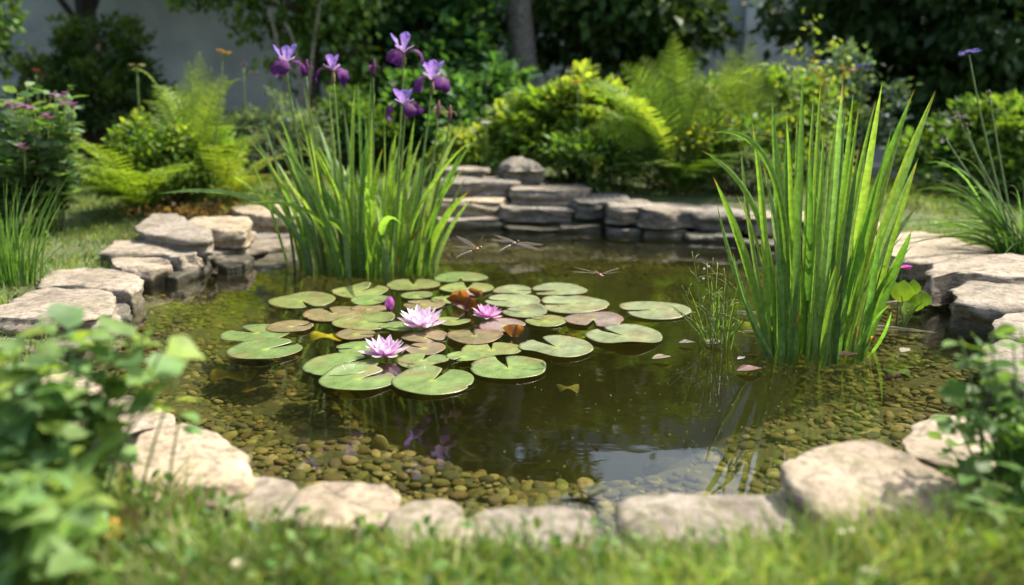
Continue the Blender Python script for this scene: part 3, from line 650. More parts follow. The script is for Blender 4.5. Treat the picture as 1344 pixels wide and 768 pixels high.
make_bush('rounded_bush', 'sunny green bush at the right edge behind the tall-stemmed plant', 'shrub', gat(1318, 6.3), (.72, .5), .76, nclump=200, nleaf=36, size=.065, cols=GR+[(.16, .25, .04)], tm=L_OV, spread=.12, group='shrubs behind the pond')
make_bush('blue_leaved_shrub', 'thin bluish shrub against the dark trees right of the pale wall', 'shrub', gat(1112, 7.2), (.4, .35), 1.12, nclump=60, nleaf=24, size=.06, cols=[(.10, .16, .13), (.07, .12, .09)], tm=L_OV, spread=.13, group='shrubs behind the pond')
make_bush('leafy_shrub', 'low dull green planting behind the lawn at the left of the iris', 'shrub', gat(300, 8.4), (.9, .4), .5, nclump=120, nleaf=36, size=.06, cols=MD, tm=L_OV, spread=.14, group='shrubs behind the pond')
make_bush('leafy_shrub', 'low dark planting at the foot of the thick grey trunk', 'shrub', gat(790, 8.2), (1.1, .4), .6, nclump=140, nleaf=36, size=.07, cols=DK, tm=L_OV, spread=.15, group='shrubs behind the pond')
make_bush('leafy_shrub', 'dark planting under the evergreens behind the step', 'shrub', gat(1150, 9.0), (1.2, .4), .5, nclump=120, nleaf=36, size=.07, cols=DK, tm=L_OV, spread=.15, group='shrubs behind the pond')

# ferns
def frond(mb, st, p0, p1, p2, plen, npin, col, width=.07, tipc=None, face=False):
    q = bez(p0, p1, p2, 16); tube(st, q, .004, .001, (.16, .19, .05), 4)
    t = np.linspace(.12, .99, npin); idx = t*15; i0 = np.floor(idx).astype(int); fr = (idx-i0)[:, None]; i1 = np.minimum(i0+1, 15)
    P = q[i0]*(1-fr)+q[i1]*fr; T = q[i1]-q[i0]; T /= np.linalg.norm(T, axis=1)[:, None]+1e-9
    side = np.cross(T, [0, 0, 1.]); sn = np.linalg.norm(side, axis=1)[:, None]
    a = U(0, 6.28); side = np.where(sn < .35, np.array([math.cos(a), math.sin(a), 0]), side/(sn+1e-9)); up = np.cross(side, T)
    if face: side = np.cross(T, [.25*math.sin(a*3), 1., .1]); side /= np.linalg.norm(side, axis=1)[:, None]; up = np.cross(side, T)
    ln = plen*np.sin(np.pi*np.clip(t*.86+.12, 0, 1))**.75
    k = 9; y = np.linspace(0, 1, k); tv, tq = [], []
    for j in range(k):
        w = width*(1-y[j])**.6*(1.0 if j % 2 == 0 else .45); tv += [(-w, y[j], 0), (w, y[j], 0)]
        if j: tq.append((2*j-2, 2*j-1, 2*j+1, 2*j))
    tv = np.array(tv)
    for s in (-1, 1):
        fwd = side*s+T*.42+N_(size=(npin, 3))*.08+np.array([0, 0, -.1])
        cc = jitter(col, npin, .15, .06)
        if tipc is not None: cc = cc*(1-t[:, None])+np.asarray(tipc)*t[:, None]
        scatter(mb, tv, np.array(tq), P, fwd, up, np.stack([ln, ln, ln], 1), cc)
def fern(label, base, n, length, spreadr, cols, plen, name='fern', up=(.5, 1.0), azr=(0, 6.28), npin=26, group='ferns around the pond', width=.07, fan=False, tips=()):
    t = thing(name, tuple(base), label, 'fern', group); mb, st = MB(), MB()
    for j in range(n):
        a = U(*azr)
        if fan: a = (0 if j % 2 else math.pi)+U(-.75, .75)
        L = length*U(.55, 1.08); u = U(*up); d = np.array([math.cos(a), math.sin(a), 0])
        p0 = np.asarray(base)+d*U(0, .05); hz_ = L*u; r_ = spreadr*L*math.sqrt(max(.05, 1-u*u))*1.1+.08
        p1 = p0+d*r_*.35+np.array([0, 0, hz_*1.02]); p2 = p0+d*r_+np.array([0, 0, hz_*U(.72, .95)])
        frond(mb, st, p0, p1, p2, plen*U(.8, 1.15), npin, pick(cols, 1)[0], width)
    for (tx, ty) in tips:
        p0 = np.asarray(base); p2 = py_at(tx, ty, base[1]+U(-.2, .2)); p1 = p0*.45+p2*.55; p1[0] = p0[0]*.8+p2[0]*.2; p1[2] += .08+.25*abs(p2[0]-p0[0])
        frond(mb, st, p0, p1, p2, plen*U(.9, 1.15), npin, pick(cols, 1)[0], width, face=True)
    mb.build('foliage', M['leaf'], t); st.build('frond_stem', M['stem'], t); return t
FB = [(.17, .27, .05), (.23, .32, .06), (.13, .22, .04)]
fern('large upright yellow-green fern standing tallest behind the pond', gat(885, 5.72), 13, 1.15, .95, FB, .14, up=(.62, .99), npin=46, fan=True, tips=[(884, 42), (868, 66), (842, 74), (815, 84), (790, 118), (905, 62), (922, 92), (948, 108), (770, 165), (858, 120), (900, 110)])
fern('paler fern to the right of the tallest one, in front of the wall', gat(975, 6.1), 7, .95, .7, [(.15, .22, .05), (.2, .28, .05)], .14, up=(.75, 1.0), npin=42, fan=True, tips=[(958, 62), (985, 50), (1005, 84), (940, 78), (1022, 120)])
fern('low arching fern hanging toward the back stones', gat(905, 5.75), 16, .62, 1.0, [(.10, .19, .03), (.14, .24, .035)], .13, up=(.35, .7), azr=(3.3, 6.1), npin=24)
fern('small pale fern frond clump left of the tallest fern', gat(812, 6.0), 12, .6, 1.0, [(.13, .22, .05)], .11, up=(.4, .8), npin=22)
# left fern mass
fb = gat(228, 5.55)
t, _c = make_bush('feathery_shrub', 'bushy yellow-green feathery plant on the left lawn behind the stones', 'shrub', fb, (.50, .34), .58, nclump=170, nleaf=36, size=.042, cols=YG+[(.10, .19, .03)], tm=L_OV, spread=.1, zlo=.3, group='shrubs behind the pond')
fern('yellow-green fern rising at the right of the bushy left plant', gat(265, 5.45), 11, .9, .7, FB, .11, up=(.66, .99), npin=42, fan=True, tips=[(262, 68), (248, 80), (298, 98), (278, 88), (312, 150), (230, 110), (200, 118), (318, 190)])
fern('arching fern spilling left from the bushy left plant', gat(190, 5.3), 34, .78, 1.0, [(.16, .25, .035), (.2, .3, .04)], .13, up=(.4, .85), npin=26)
fern('yellowing fern drooping toward the iris from the left lawn', gat(300, 5.45), 12, .62, 1.05, [(.22, .26, .03), (.18, .26, .04)], .11, up=(.35, .75), azr=(-1.4, 1.2), npin=24)
# dry debris under the fern
mb = MB(); n = 700; c = gat(258, 5.15)
P = c+np.stack([N_(size=n)*.17, N_(size=n)*.09, np.abs(N_(size=n))*.035], 1)
scatter(mb, L_SM[0], L_SM[1], P, rnd_dirs(n), rnd_dirs(n, 1.5), U(.02, .05, n), jitter(pick([(.2, .12, .05), (.28, .19, .09), (.12, .07, .03)], n), n))
stuff(mb.build('dead_leaves', M['leaf']), 'dry brown fallen fronds at the foot of the left fern', 'dead leaves')

# ------------------------------------------------------------------ lawns
def lawn(name, label, region, n, hgt, cols, minoff, wid=.004, test=None, broad=0):
    x0, x1, y0, y1 = region; P = np.column_stack([U(x0, x1, n), U(y0, y1, n)]); o = -sdist(P)
    nz = np.array([noise.noise((p[0]*2.3, p[1]*2.3, 3)) for p in P])
    keep = (o > minoff) & (U(size=n) < .75+nz)
    if test is not None: keep &= test(P)
    P = P[keep]; nz = nz[keep]; n = len(P); z = ground_z(P)-.005; P0 = np.column_stack([P, z])
    h = hgt*U(.5, 1.25, n)*(1+.7*nz); a = U(0, 6.28, n); l = h*U(.1, .9, n); d = np.stack([np.cos(a), np.sin(a), 0*a], 1)
    P1 = P0+d*(l*.25)[:, None]+np.stack([0*h, 0*h, h*.7], 1); P2 = P0+d*l[:, None]+np.stack([0*h, 0*h, h*U(.75, 1, n)], 1)
    c = jitter(pick(cols, n), n, .25, .1)*(1+.55*np.array([noise.noise((p[0]*4.5, p[1]*4.5, 9)) for p in P]))[:, None]; mb = MB()
    bez_blades(mb, P0, P1, P2, wid*U(.7, 1.3, n), c*.75, c*1.1, 3, None, 'grass')
    if broad:
        k = rng.choice(n, broad); pb = P0[k]+np.stack([0*k, 0*k, U(.01, hgt*.9, broad)], 1)
        scatter(mb, L_OV[0], L_OV[1], pb, rnd_dirs(broad, .1), rnd_dirs(broad, 2.5), U(.012, .03, broad), jitter(pick(GR+[(.16, .24, .05)], broad), broad))
    stuff(mb.build(name, M['grass']), label, 'grass'); return n
GC = [(.17, .25, .05), (.21, .29, .06), (.13, .20, .04), (.26, .29, .10), (.30, .29, .14)]
lawn('lawn_grass', 'short sunlit lawn grass on the left behind the coping stones', (-4.6, -.9, 1.9, 8.5), 60000, .045, GC, .13, .005, lambda P: P[:, 0]+.22*P[:, 1]*1.0 < 1.0, broad=3000)
lawn('lawn_grass', 'short sunlit lawn grass on the right behind the coping stones', (1.6, 5.2, 2.2, 8.6), 52000, .045, GC, .15, .005, broad=3500)
lawn('back_grass', 'rough grass and weeds between the shrubs at the back', (-4, 4, 5.2, 12), 26000, .07, GC+MD, .35, .008)
lawn('foreground_grass', 'out of focus grass and clover along the near edge of the pond', (-1.5, 1.6, .75, 1.62), 46000, .10, [(.14, .22, .045), (.19, .27, .06), (.10, .18, .035), (.26, .31, .10), (.32, .31, .15)], .15, .005, lambda P: P[:, 1] < 1.20+.16*U(size=len(P))**2+.10*(P[:, 0] < -.55)-.04*(P[:, 0] > .45), broad=8000)

# ------------------------------------------------------------------ iris clump
def clump_blades(mb, cx, rx, ry, n, hgt, wid, cols, tips=None, lean=.35, tipcol=None, nseg=8):
    a = U(0, 6.28, n); rr = np.sqrt(U(size=n)); P0 = np.column_stack([cx[0]+rx*rr*np.cos(a), cx[1]+ry*rr*np.sin(a), np.full(n, -.04)])
    dirx = rr*np.cos(a)*.9+N_(size=n)*.35; diry = rr*np.sin(a)*.6+N_(size=n)*.35
    h = hgt*U(.55, 1.02, n); l = lean*h
    P2 = P0+np.stack([dirx*l, diry*l, h], 1); P1 = P0+np.stack([dirx*l*.15, diry*l*.15, h*.62], 1)
    bd_ = U(size=n) < .12; P2[bd_, 2] *= .62; P2[bd_, :2] += (P2-P0)[bd_, :2]*.9+N_(size=(bd_.sum(), 2))*.05; P1[bd_, 2] *= 1.25
    c = jitter(pick(cols, n), n, .2, .08)
    tc = np.where((U(size=n) < .2)[:, None], np.tile([.32, .16, .03], (n, 1)), -1.0)
    bez_blades(mb, P0, P1, P2, wid*U(.6, 1.25, n), c*.9, c*1.1, nseg, .28, 'sword', ctip=tc, twist=U(.6, 2.5, n))
BL = [(.17, .28, .06), (.22, .34, .06), (.11, .20, .05), (.26, .37, .08), (.20, .29, .12)]
ib = at(478, 352)
ic = thing('iris_clump', (ib[0], ib[1], 0), 'tall clump of sword-leaved purple iris growing in the water at the left', 'iris')
mb = MB(); clump_blades(mb, at(482, 350), .30, .14, 68, .74, .038, BL, lean=.5)
tips = [(332,178),(345,158),(358,205),(366,150),(388,128),(405,165),(432,120),(450,135),(466,110),(470,105),(492,120),(505,135),(520,170),(545,150),(560,190),(590,165),(606,198),(612,232),(618,262),(330,210),(398,110),(487,95),(480,150),(575,240)]
n = len(tips); P2 = np.array([py_at(x, y, ib[1]+U(-.25, .25)) for x, y in tips])
P0 = np.array([at(480+(x-475)*.62+U(-12, 12), 352+U(-8, 6)) for x, y in tips]); P1 = P0*.45+P2*.55; P1[:, 0] = P0[:, 0]*.75+P2[:, 0]*.25
c = jitter(pick(BL, n), n, .15); bez_blades(mb, P0-[0, 0, .04], P1, P2, U(.024, .034, n), c*.9, c*1.1, 9, .28, 'sword')
mb.build('leaves', M['blade'], ic)
mb = MB(); n = 9; xs = U(350, 600, n); P0 = np.array([at(460+(x-475)*.5, 352) for x in xs]); P2 = np.array([py_at(x, U(200, 300), ib[1]+U(-.2, .1)) for x in xs])
c = jitter(pick([(.42, .22, .04), (.4, .3, .1), (.3, .14, .03)], n), n)
for k in range(n):
    mb = MB(); q = slice(k, k+1); bez_blades(mb, P0[q], (P0[q]+P2[q])/2+[0, 0, .08], P2[q], np.full(1, .016), c[q]*.7, c[q], 7, .2, 'sword'); mb.build('dry_leaf', M['blade'], ic)['label'] = 'orange-brown dying blade among the green iris leaves'

def petal_grid(nu=5, nv=7): return nu, nv
def petal(mb, origin, az, path, widths, cup, c0, c1, roll=0, nu=5, ruf=0.0):
    """path: list of (r, z) along the petal, widths: half-widths; c0 base -> c1 tip"""
    path = np.array(path); m = len(path); d = np.array([math.cos(az), math.sin(az), 0]); s = np.array([-math.sin(az), math.cos(az), 0])
    T = np.gradient(path, axis=0); T /= np.linalg.norm(T, axis=1)[:, None]; nr = np.stack([-T[:, 1], T[:, 0]], 1)
    u = np.linspace(-1, 1, nu); V = []; C = []
    for j in range(m):
        for x in u:
            k = cup*widths[j]*x*x + ruf*widths[j]*abs(x)**2*math.sin(j*2.3+x*2.1+az*5)
            V.append(origin+d*(path[j, 0]+nr[j, 0]*k)+np.array([0, 0, 1])*(path[j, 1]+nr[j, 1]*k)+s*x*widths[j]); f = j/(m-1)
            C.append(np.array(c0)*(1-f)+np.array(c1)*f)
    i = np.arange(nu-1); f = np.concatenate([np.stack([j*nu+i, j*nu+i+1, (j+1)*nu+i+1, (j+1)*nu+i], 1) for j in range(m-1)])
    mb.add(np.array(V), f, np.array(C))
def iris_flower(p, sc, parent, a0, seed):
    r = random.Random(seed); mf, ms, mg = MB(), MB(), MB()
    for k in range(3):
        a = a0+k*2.094+r.uniform(-.25, .25); dr = r.uniform(.7, 1.15); vio = r.uniform(.75, 1.3)
        petal(mf, p, a, np.array([(.004, .0), (.022, .012), (.040, .017), (.058, .014), (.072, .003), (.082, -.014*dr), (.085, -.032*dr), (.078, -.048*dr), (.070, -.054*dr)])*sc,
              np.array([.004, .007, .010, .017, .026, .031, .028, .018, .003])*sc, -.3, (.20, .08, .18), (.065*vio, .006, .13*vio), nu=9, ruf=.28)
        petal(mg, p, a, np.array([(.002, .004), (.014, .020), (.03, .027), (.042, .033)])*sc, np.array([.004, .008, .010, .007])*sc, -.4, (.50, .38, .36), (.42, .28, .55), ruf=.2)
        b = a+1.047; lean = r.uniform(.7, 1.7); ht_ = r.uniform(.85, 1.05)
        petal(ms, p, b, np.array([(.003, .002), (.010*lean, .016*ht_), (.020*lean, .034*ht_), (.030*lean, .052*ht_), (.037*lean, .066*ht_), (.040*lean, .077*ht_), (.041*lean, .084*ht_)])*sc,
              np.array([.003, .006, .012, .019, .021, .014, .002])*sc, .45, (.42, .28, .52), (.30*vio, .20, .62), nu=9, ruf=.22)
    f = mf.build('petal', M['petal'], parent); f['label'] = 'drooping dark purple lower petals'
    f = ms.build('petal', M['petal'], parent); f['label'] = 'upright lavender upper petals'
    mg.build('style_arm', M['petal'], parent)
fl = [(375, 84, 1.15, .4, -.02), (437, 94, 1.1, 1.3, .05), (530, 70, 1.2, -.2, .0), (567, 106, 1.2, -.5, -.08), (532, 140, 1.15, .9, -.14)]
for k, (x, y, sc, a0, dy) in enumerate(fl):
    top = py_at(x, y, ib[1]+dy); bx = 480+(x-475)*.55; b = at(bx, 352); b[1] = ib[1]+dy*.5
    m = (top+b)/2; m[0] = b[0]*.35+top[0]*.65; mb = MB(); q = bez(b, m, top-[0, 0, .012], 12)
    tube(mb, q, .006, .0045, (.13, .22, .05), 8)
    tube(mb, [top-[0, 0, .06], top-[0, 0, .045], top-[0, 0, .02], top+[0, 0, .004]], np.array([.005, .009, .010, .004]), 0, (.16, .14, .06), 8)
    st = mb.build('flower_stem', M['stem'], ic); iris_flower(top, sc*.92, st, a0, k)
# withered heads and buds
for (x, y, cc) in [(402, 92, (.16, .05, .16)), (490, 92, (.14, .05, .13)), (575, 146, (.26, .14, .16)), (590, 152, (.24, .13, .12))]:
    top = py_at(x, y, ib[1]+U(-.1, .1)); b = at(480+(x-475)*.55, 352); mb = MB(); q = bez(b, (top+b)/2+[(x-480)*.0006, 0, .05], top, 10); tube(mb, q, .005, .004, (.14, .2, .06), 7)
    st = mb.build('bud_stem', M['stem'], ic); mb = MB()
    tube(mb, [top-[0, 0, .03], top-[0, 0, .01], top+[0.003, 0, .02], top+[.006, 0, .05]], np.array([.005, .011, .009, .002]), 0, cc, 8)
    for a in (0.3, 2.2, 4.2): petal(mb, top, a, np.array([(.004, .01), (.018, .02), (.03, .012), (.034, -.004)]), np.array([.003, .006, .005, .002]), .3, cc, tuple(v*1.4 for v in cc))
    o = mb.build('withered_bud', M['petal'], st)

# ------------------------------------------------------------------ reed clump on the right
rb = at(1075, 458)
rc = thing('reed_clump', (rb[0], rb[1], 0), 'tall clump of bright green sword-shaped reed leaves standing in the water at the right', 'reeds')
mb = MB(); clump_blades(mb, rb+[0, .02, 0], .16, .11, 27, .55, .022, BL, lean=.34, nseg=9)
tips = [(1013,126,1030),(1033,158,1035),(1053,99,1040),(1068,122,1050),(1077,108,1058),(1081,170,1060),(1106,108,1075),(1120,122,1080),(1128,134,1085),(1158,108,1098),(1150,130,1090),(1200,116,1110),(1228,118,1110),
        (1206,206,1115),(1196,305,1128),(1204,212,1130),(1118,186,1085),(1098,160,1070),(1140,165,1095),(987,157,1020),(1032,150,1040),(1090,185,1075),(1128,190,1090),(1046,150,1050),(1062,190,1055),(1002,215,1030),(1016,260,1030),(1150,260,1110),(1156,300,1120),(1110,140,1088),(1020,180,1036),(1170,170,1104)]
n = len(tips); P2 = np.array([py_at(x, y, rb[1]+U(-.14, .16)) for x, y, b in tips]); P0 = np.array([at(1072+(b-1072)*1.15+U(-5, 5), 460+U(-12, 6)) for x, y, b in tips])
P1 = P0*.45+P2*.55; P1[:, 0] = P0[:, 0]*.72+P2[:, 0]*.28; c = jitter(pick(BL, n), n, .15)
tc = np.where((U(size=n) < .2)[:, None], np.tile([.42, .2, .04], (n, 1)), -1.0)
bez_blades(mb, P0-[0, 0, .04], P1, P2, U(.020, .033, n), c*.9, c*1.1, 11, .28, 'sword', ctip=tc, twist=U(1.1, 2.0, n))
sp = [((1015,458),(1030,250),(918,196),.026,.1),((1030,456),(1055,150),(933,174),.026,-.05),((1012,462),(985,330),(936,232),.032,-.06),((1014,455),(980,300),(972,190),.018,.12),((1008,462),(960,360),(941,268),.02,.1),
      ((1130,462),(1185,330),(1196,304),.03,-.08),((1140,458),(1165,440),(1170,408),.014,-.1),((1120,466),(1140,420),(1168,400),.012,-.12),((1018,465),(975,400),(962,330),.015,.0),((1105,450),(1150,330),(1228,120),.026,-.05),((1100,452),(1120,300),(1201,116),.028,.02)]
P0 = np.array([at(*s[0]) for s in sp]); P1 = np.array([py_at(*s[1], rb[1]+s[4]*.5) for s in sp]); P2 = np.array([py_at(*s[2], rb[1]+s[4]) for s in sp]); n = len(sp); c = jitter(pick([(.17, .27, .09), (.15, .27, .05)], n), n, .12)
bez_blades(mb, P0-[0, 0, .03], P1, P2, np.array([s[3] for s in sp]), c*.9, c*1.15, 14, .25, 'sword', twist=U(1.2, 1.9, n), ctip=np.tile([.4, .2, .03], (n, 1)))
mb.build('leaves', M['blade'], rc)
mb = MB(); n = 6; xs = U(1020, 1150, n); P0 = np.array([at(x, 460+U(-10, 10)) for x in xs]); P2 = np.array([py_at(x+U(-10, 14), U(380, 445), rb[1]+U(-.10, .04)) for x in xs])
c = jitter(pick([(.45, .2, .03), (.42, .33, .15), (.36, .16, .04)], n), n); 
for k in range(n):
    mb = MB(); q = slice(k, k+1); bez_blades(mb, P0[q], (P0[q]+P2[q])/2+[0, 0, .03], P2[q], U(.007, .012, 1), c[q]*.7, c[q], 7, .2, 'sword'); mb.build('dry_leaf', M['blade'], rc)['label'] = 'short orange or straw-coloured dead blade at the foot of the reeds'
# second small sprouts: broad-leaved marsh plant
mp_ = at(1186, 432)
mt = thing('marsh_plant', (mp_[0], mp_[1], 0), 'little water plant with round bright leaves between the reeds and the right stones', 'water plant')
mb, st = MB(), MB()
for (x, y, w) in [(1183, 388, 26), (1197, 382, 20), (1203, 402, 20), (1211, 396, 18), (1176, 380, 14), (1192, 408, 16)]:
    p = py_at(x, y, mp_[1]+U(-.05, .05)); s = w/F*2.95; mb = MB(); tube(st, bez(mp_, (mp_+p)/2+[0, 0, .03], p, 8), .0028, .002, (.14, .22, .05), 6)
    f = np.array([[U(-.4, .4), U(-.2, .1), .9]]); scatter(mb, L_RD[0], L_RD[1], (p-f[0]*s*.4)[None], f, np.array([[U(-.4, .4), -1., .4]]), s*1.15, jitter((.17, .29, .03), 1)); mb.build('leaf', M['leaf'], mt)
st.build('stalk', M['stem'], mt)
pf = at(1184, 352, .1); pf = py_at(1184, 351, 3.0)
def small_flower(mb, p, r, c, n=9, cc=(.5, .4, .1)):
    a = np.linspace(0, 6.28, n, endpoint=False); d = np.stack([np.cos(a), np.sin(a), 0*a+.35], 1)
    scatter(mb, L_OV[0], L_OV[1], np.tile(p, (n, 1)), d, np.tile([0, 0, 1.], (n, 1)), r, jitter(c, n, .12)); scatter(mb, IV, IF, p[None], np.array([[0, 1., 0]]), np.array([[0, 0, 1.]]), r*.22, np.array([cc]))
g = np.array([pf[0], 3.0, 0]); t = thing('magenta_flower', tuple(g), 'single magenta flower at the water behind the little round-leaved plant', 'flower')
mb = MB(); q = bez(np.array([pf[0], 3.0, -.02]), pf-[0, 0, .02], pf, 6); tube(mb, q, .003, .002, (.1, .16, .04)); mb.build('stem', M['stem'], t)
mb = MB()
for k in range(7): small_flower(mb, pf+N_(size=3)*[.016, .01, .006], .018, (.5, .06, .36))
mb.build('petals', M['petal'], t)

# ------------------------------------------------------------------ thin water weed left of the reeds
wb = at(940, 450); wt = thing('water_weed', (wb[0], wb[1], 0), 'straggly thin-stemmed water weed with tiny white buds left of the reeds', 'water plant')
st, lv, bd = MB(), MB(), MB()
wt_t = [(895,375),(905,352),(916,348),(928,345),(936,338),(942,345),(950,352),(958,362),(966,352),(975,370),(948,400),(912,400),(926,380),(890,410),(985,400),(962,395),(935,365),(908,330),(955,330),(930,410),(970,420),(882,402)]
for x, y in wt_t:
    b = at(940+(x-935)*.35+U(-14, 14), 450+U(-14, 12)); p = py_at(x, y, wb[1]+U(-.08, .1)); m = (b+p)/2+[U(-.03, .03), U(-.03, .03), U(.0, .05)]
    q = bez(b, m, p, 12); tube(st, q, .0022, .0012, jitter((.14, .20, .04), 1)[0], 5)
    for k in range(3):
        j = random.randint(3, 10); e = q[j]+np.array([U(-.05, .05), U(-.03, .03), U(.0, .05)]); tube(st, bez(q[j], (q[j]+e)/2+[0, 0, .01], e, 5), .0014, .0008, (.15, .21, .05), 4)
n = 26; xs = [(U(885, 985), U(350, 445)) for _ in range(n)]; P2 = np.array([py_at(x, y, wb[1]+U(-.1, .1)) for x, y in xs]); P0 = np.array([at(940+(x-935)*.4, 450+U(-14, 10)) for x, y in xs])
c = jitter((.15, .22, .04), n); bez_blades(lv, P0, (P0+P2)/2+[0, 0, .03], P2, U(.003, .006, n), c, c, 7, .2, 'grass')
for (x, y) in [(924, 353), (923, 366), (930, 350)]:
    bd = MB(); p = py_at(x, y, wb[1]); scatter(bd, IV, IF, p[None], np.array([[0, 1., 0]]), np.array([[0, 0, 1.]]), np.array([[.0045, .004, .004]]), np.array([[.6, .6, .56]])); bd.build('flower_bud', M['petal'], wt)
st.build('stem', M['stem'], wt); lv.build('leaf', M['blade'], wt)

# ------------------------------------------------------------------ tall edge plants left and right
# right: strap-leaved plant with tall flower stalks
sb = gat(1345, 3.95); t = thing('strap_leaved_plant', tuple(sb), 'arching strap-leaved plant with tall thin flower stalks at the right edge', 'perennial')
mb = MB(); n = 130; a = U(0, 6.28, n); L = U(.35, .75, n); d = np.stack([np.cos(a), np.sin(a)*.7, 0*a], 1); P0 = sb+d*U(0, .14, (n, 1)); el = U(.35, 1, n)
P1 = P0+d*(L*.25)[:, None]+np.stack([0*L, 0*L, L*.75*el], 1); P2 = P0+d*(L*(1.15-el*.6))[:, None]+np.stack([0*L, 0*L, L*(el*.95-.28)], 1)
c = jitter(pick([(.09, .17, .05), (.12, .2, .07), (.07, .13, .04)], n), n); bez_blades(mb, P0, P1, P2, U(.01, .018, n), c, c*1.1, 8, .3, 'grass')
xl = [(1192,262),(1205,232),(1230,250),(1225,205),(1215,300)]; P2 = np.array([py_at(x, y, sb[1]-U(0, .25)) for x, y in xl]); P0 = np.tile(sb, (5, 1)); P1 = (P0+P2)/2+[0, 0, .18]; c = jitter((.13, .21, .07), 5); bez_blades(mb, P0, P1, P2, np.full(5, .014), c, c, 10, .3, 'grass')
mb.build('leaves', M['blade'], t)
for (x, y, kind) in [(1272, 72, 'blue'), (1258, 155, 'faded'), (1240, 180, 'bud'), (1298, 122, 'bud'), (1268, 165, 'bud')]:
    p = py_at(x, y, sb[1]-.05); b = sb+np.array([U(-.08, .02), U(-.08, .02), 0]); m = (b+p)/2+np.array([(x-1300)*.0009-.02, 0, .04]); mb = MB(); tube(mb, bez(b, m, p, 14), .005, .0032, (.12, .19, .07), 6)
    so = mb.build('flower_stem', M['stem'], t); mb = MB()
    if kind == 'blue':
        for k in range(13): small_flower(mb, p+np.array([(-.026 if k % 2 else .024)+U(-.02, .02), U(-.02, .02), (0 if k % 2 else .012)+U(-.004, .012)]), .016, (.26, .22, .62), 6)
        mb.build('flower_head', M['petal'], so)['label'] = 'violet-blue flower head on the tallest stalk'
    elif kind == 'faded':
        for k in range(8): small_flower(mb, p+np.array([U(-.03, .03), U(-.02, .02), U(-.004, .01)]), .018, (.25, .16, .2), 5, (.1, .06, .05))
        mb.build('flower_head', M['petal'], so)['label'] = 'withered brownish flower head'
    else:
        scatter(mb, IV, IF, p[None], np.array([[0, 0, 1.]]), np.array([[0, 1., 0]]), np.array([[.008, .014, .008]]), np.array([[.2, .16, .1]])); mb.build('flower_bud', M['petal'], so)
# left edge grass tuft
lb = gat(12, 3.35); t = thing('grass_tuft', tuple(lb), 'tuft of long thin grass at the left edge behind the biggest stone', 'grass tuft')
mb = MB(); n = 120; a = U(0, 6.28, n); h = U(.2, .46, n); d = np.stack([np.cos(a), np.sin(a), 0*a], 1); P0 = lb+d*U(0, .16, (n, 1))*np.array([1, .6, 1]); l = h*U(.05, .6, n)
P1 = P0+d*(l*.2)[:, None]+np.stack([0*h, 0*h, h*.65], 1); P2 = P0+d*l[:, None]+np.stack([0*h, 0*h, h], 1); c = jitter(pick([(.1, .2, .05), (.14, .24, .05)], n), n); bez_blades(mb, P0, P1, P2, U(.005, .009, n), c, c*1.1, 7, .25, 'grass')
xl = [(80,240),(58,285),(108,305),(72,300),(70,262)]; P2 = np.array([py_at(x, y, lb[1]+.05) for x, y in xl]); P0 = np.tile(lb+[.08, 0, 0], (5, 1)); c = jitter((.09, .17, .04), 5); bez_blades(mb, P0, (P0+P2)/2+[0, 0, .05], P2, np.full(5, .006), c, c, 8, .25, 'grass')
mb.build('leaves', M['blade'], t)
# left perennial with pink flowers
pb = gat(30, 4.75)
t = thing('pink_flowered_perennial', tuple(pb), 'leafy perennial with small pink flowers at the left edge', 'perennial'); mb, st, ff = MB(), MB(), MB()
for k in range(85):
    x, y = U(-50, 100), U(112, 245); hh = py_at(x, y, pb[1]+U(-.22, .22)); b = pb+np.array([(hh[0]-pb[0])*.5, U(-.12, .12), 0]); q = bez(b, (b+hh)/2+[0, 0, .06], hh, 8); tube(st, q, .004, .002, (.12, .16, .05), 5)
    m = 22; ii = np.repeat(np.arange(2, 8), 4)[:m]; aa = U(0, 6.28, m); fw = np.stack([np.cos(aa), np.sin(aa), U(-.1, .5, m)], 1)
    scatter(mb, L_LN[0]*[2.0, 1, 1], L_LN[1], q[ii]+N_(size=(m, 3))*.004, fw, np.tile([0, 0, 1.], (m, 1))+N_(size=(m, 3))*.5, U(.06, .11, m), jitter(pick([(.12, .2, .09), (.08, .16, .05), (.15, .23, .11)], m), m))
for (x, y) in [(12,137),(34,141),(30,138),(20,142),(62,152),(72,127),(82,127),(93,138),(84,137),(31,194),(40,143)]:
    p = py_at(x, y, pb[1]-U(.22, .36)); tube(st, bez(p-[.01, 0, .14], p-[0, 0, .05], p, 5), .0025, .002, (.12, .18, .05), 5)
    ff = MB()
    for k in range(5): small_flower(ff, p+N_(size=3)*.009, .024, (.50, .2, .44), 6)
    ff.build('flower', M['petal'], t)
mb.build('foliage', M['leaf'], t); st.build('stem', M['stem'], t)

# free-standing flowers behind
def stem_flower(label, name, px, top_y, d, heads, col, fr, ly=.0, cat='flower', grp=None):
    b = gat(px[0], d); t = thing(name, tuple(b), label, cat, grp); p = py_at(px[1], top_y, d); st, mb = MB(), MB(); tube(st, bez(b, (b+p)/2+[.01, 0, .04], p, 10), .006, .004, (.14, .2, .06), 6)
    for (dx, dy) in heads:
        q = py_at(px[1]+dx, top_y+dy, d); tube(st, bez(p-[0, 0, .03], (p+q)/2-[0, 0, .01], q, 4), .003, .002, (.14, .2, .06), 5)
        mb = MB()
        for k in range(3): small_flower(mb, q+N_(size=3)*.004, fr, col, 7, tuple(v*.8 for v in col))
        mb.build('flower', M['petal'], t)
    st.build('stem', M['stem'], t)
GRP = 'flowers rising above the planting'
stem_flower('orange-yellow flowers on a tall stem above the left fern', 'yellow_flower', (275, 293), 72, 5.3, [(-4, -4), (5, -2)], (.7, .45, .03), .024, grp=GRP)
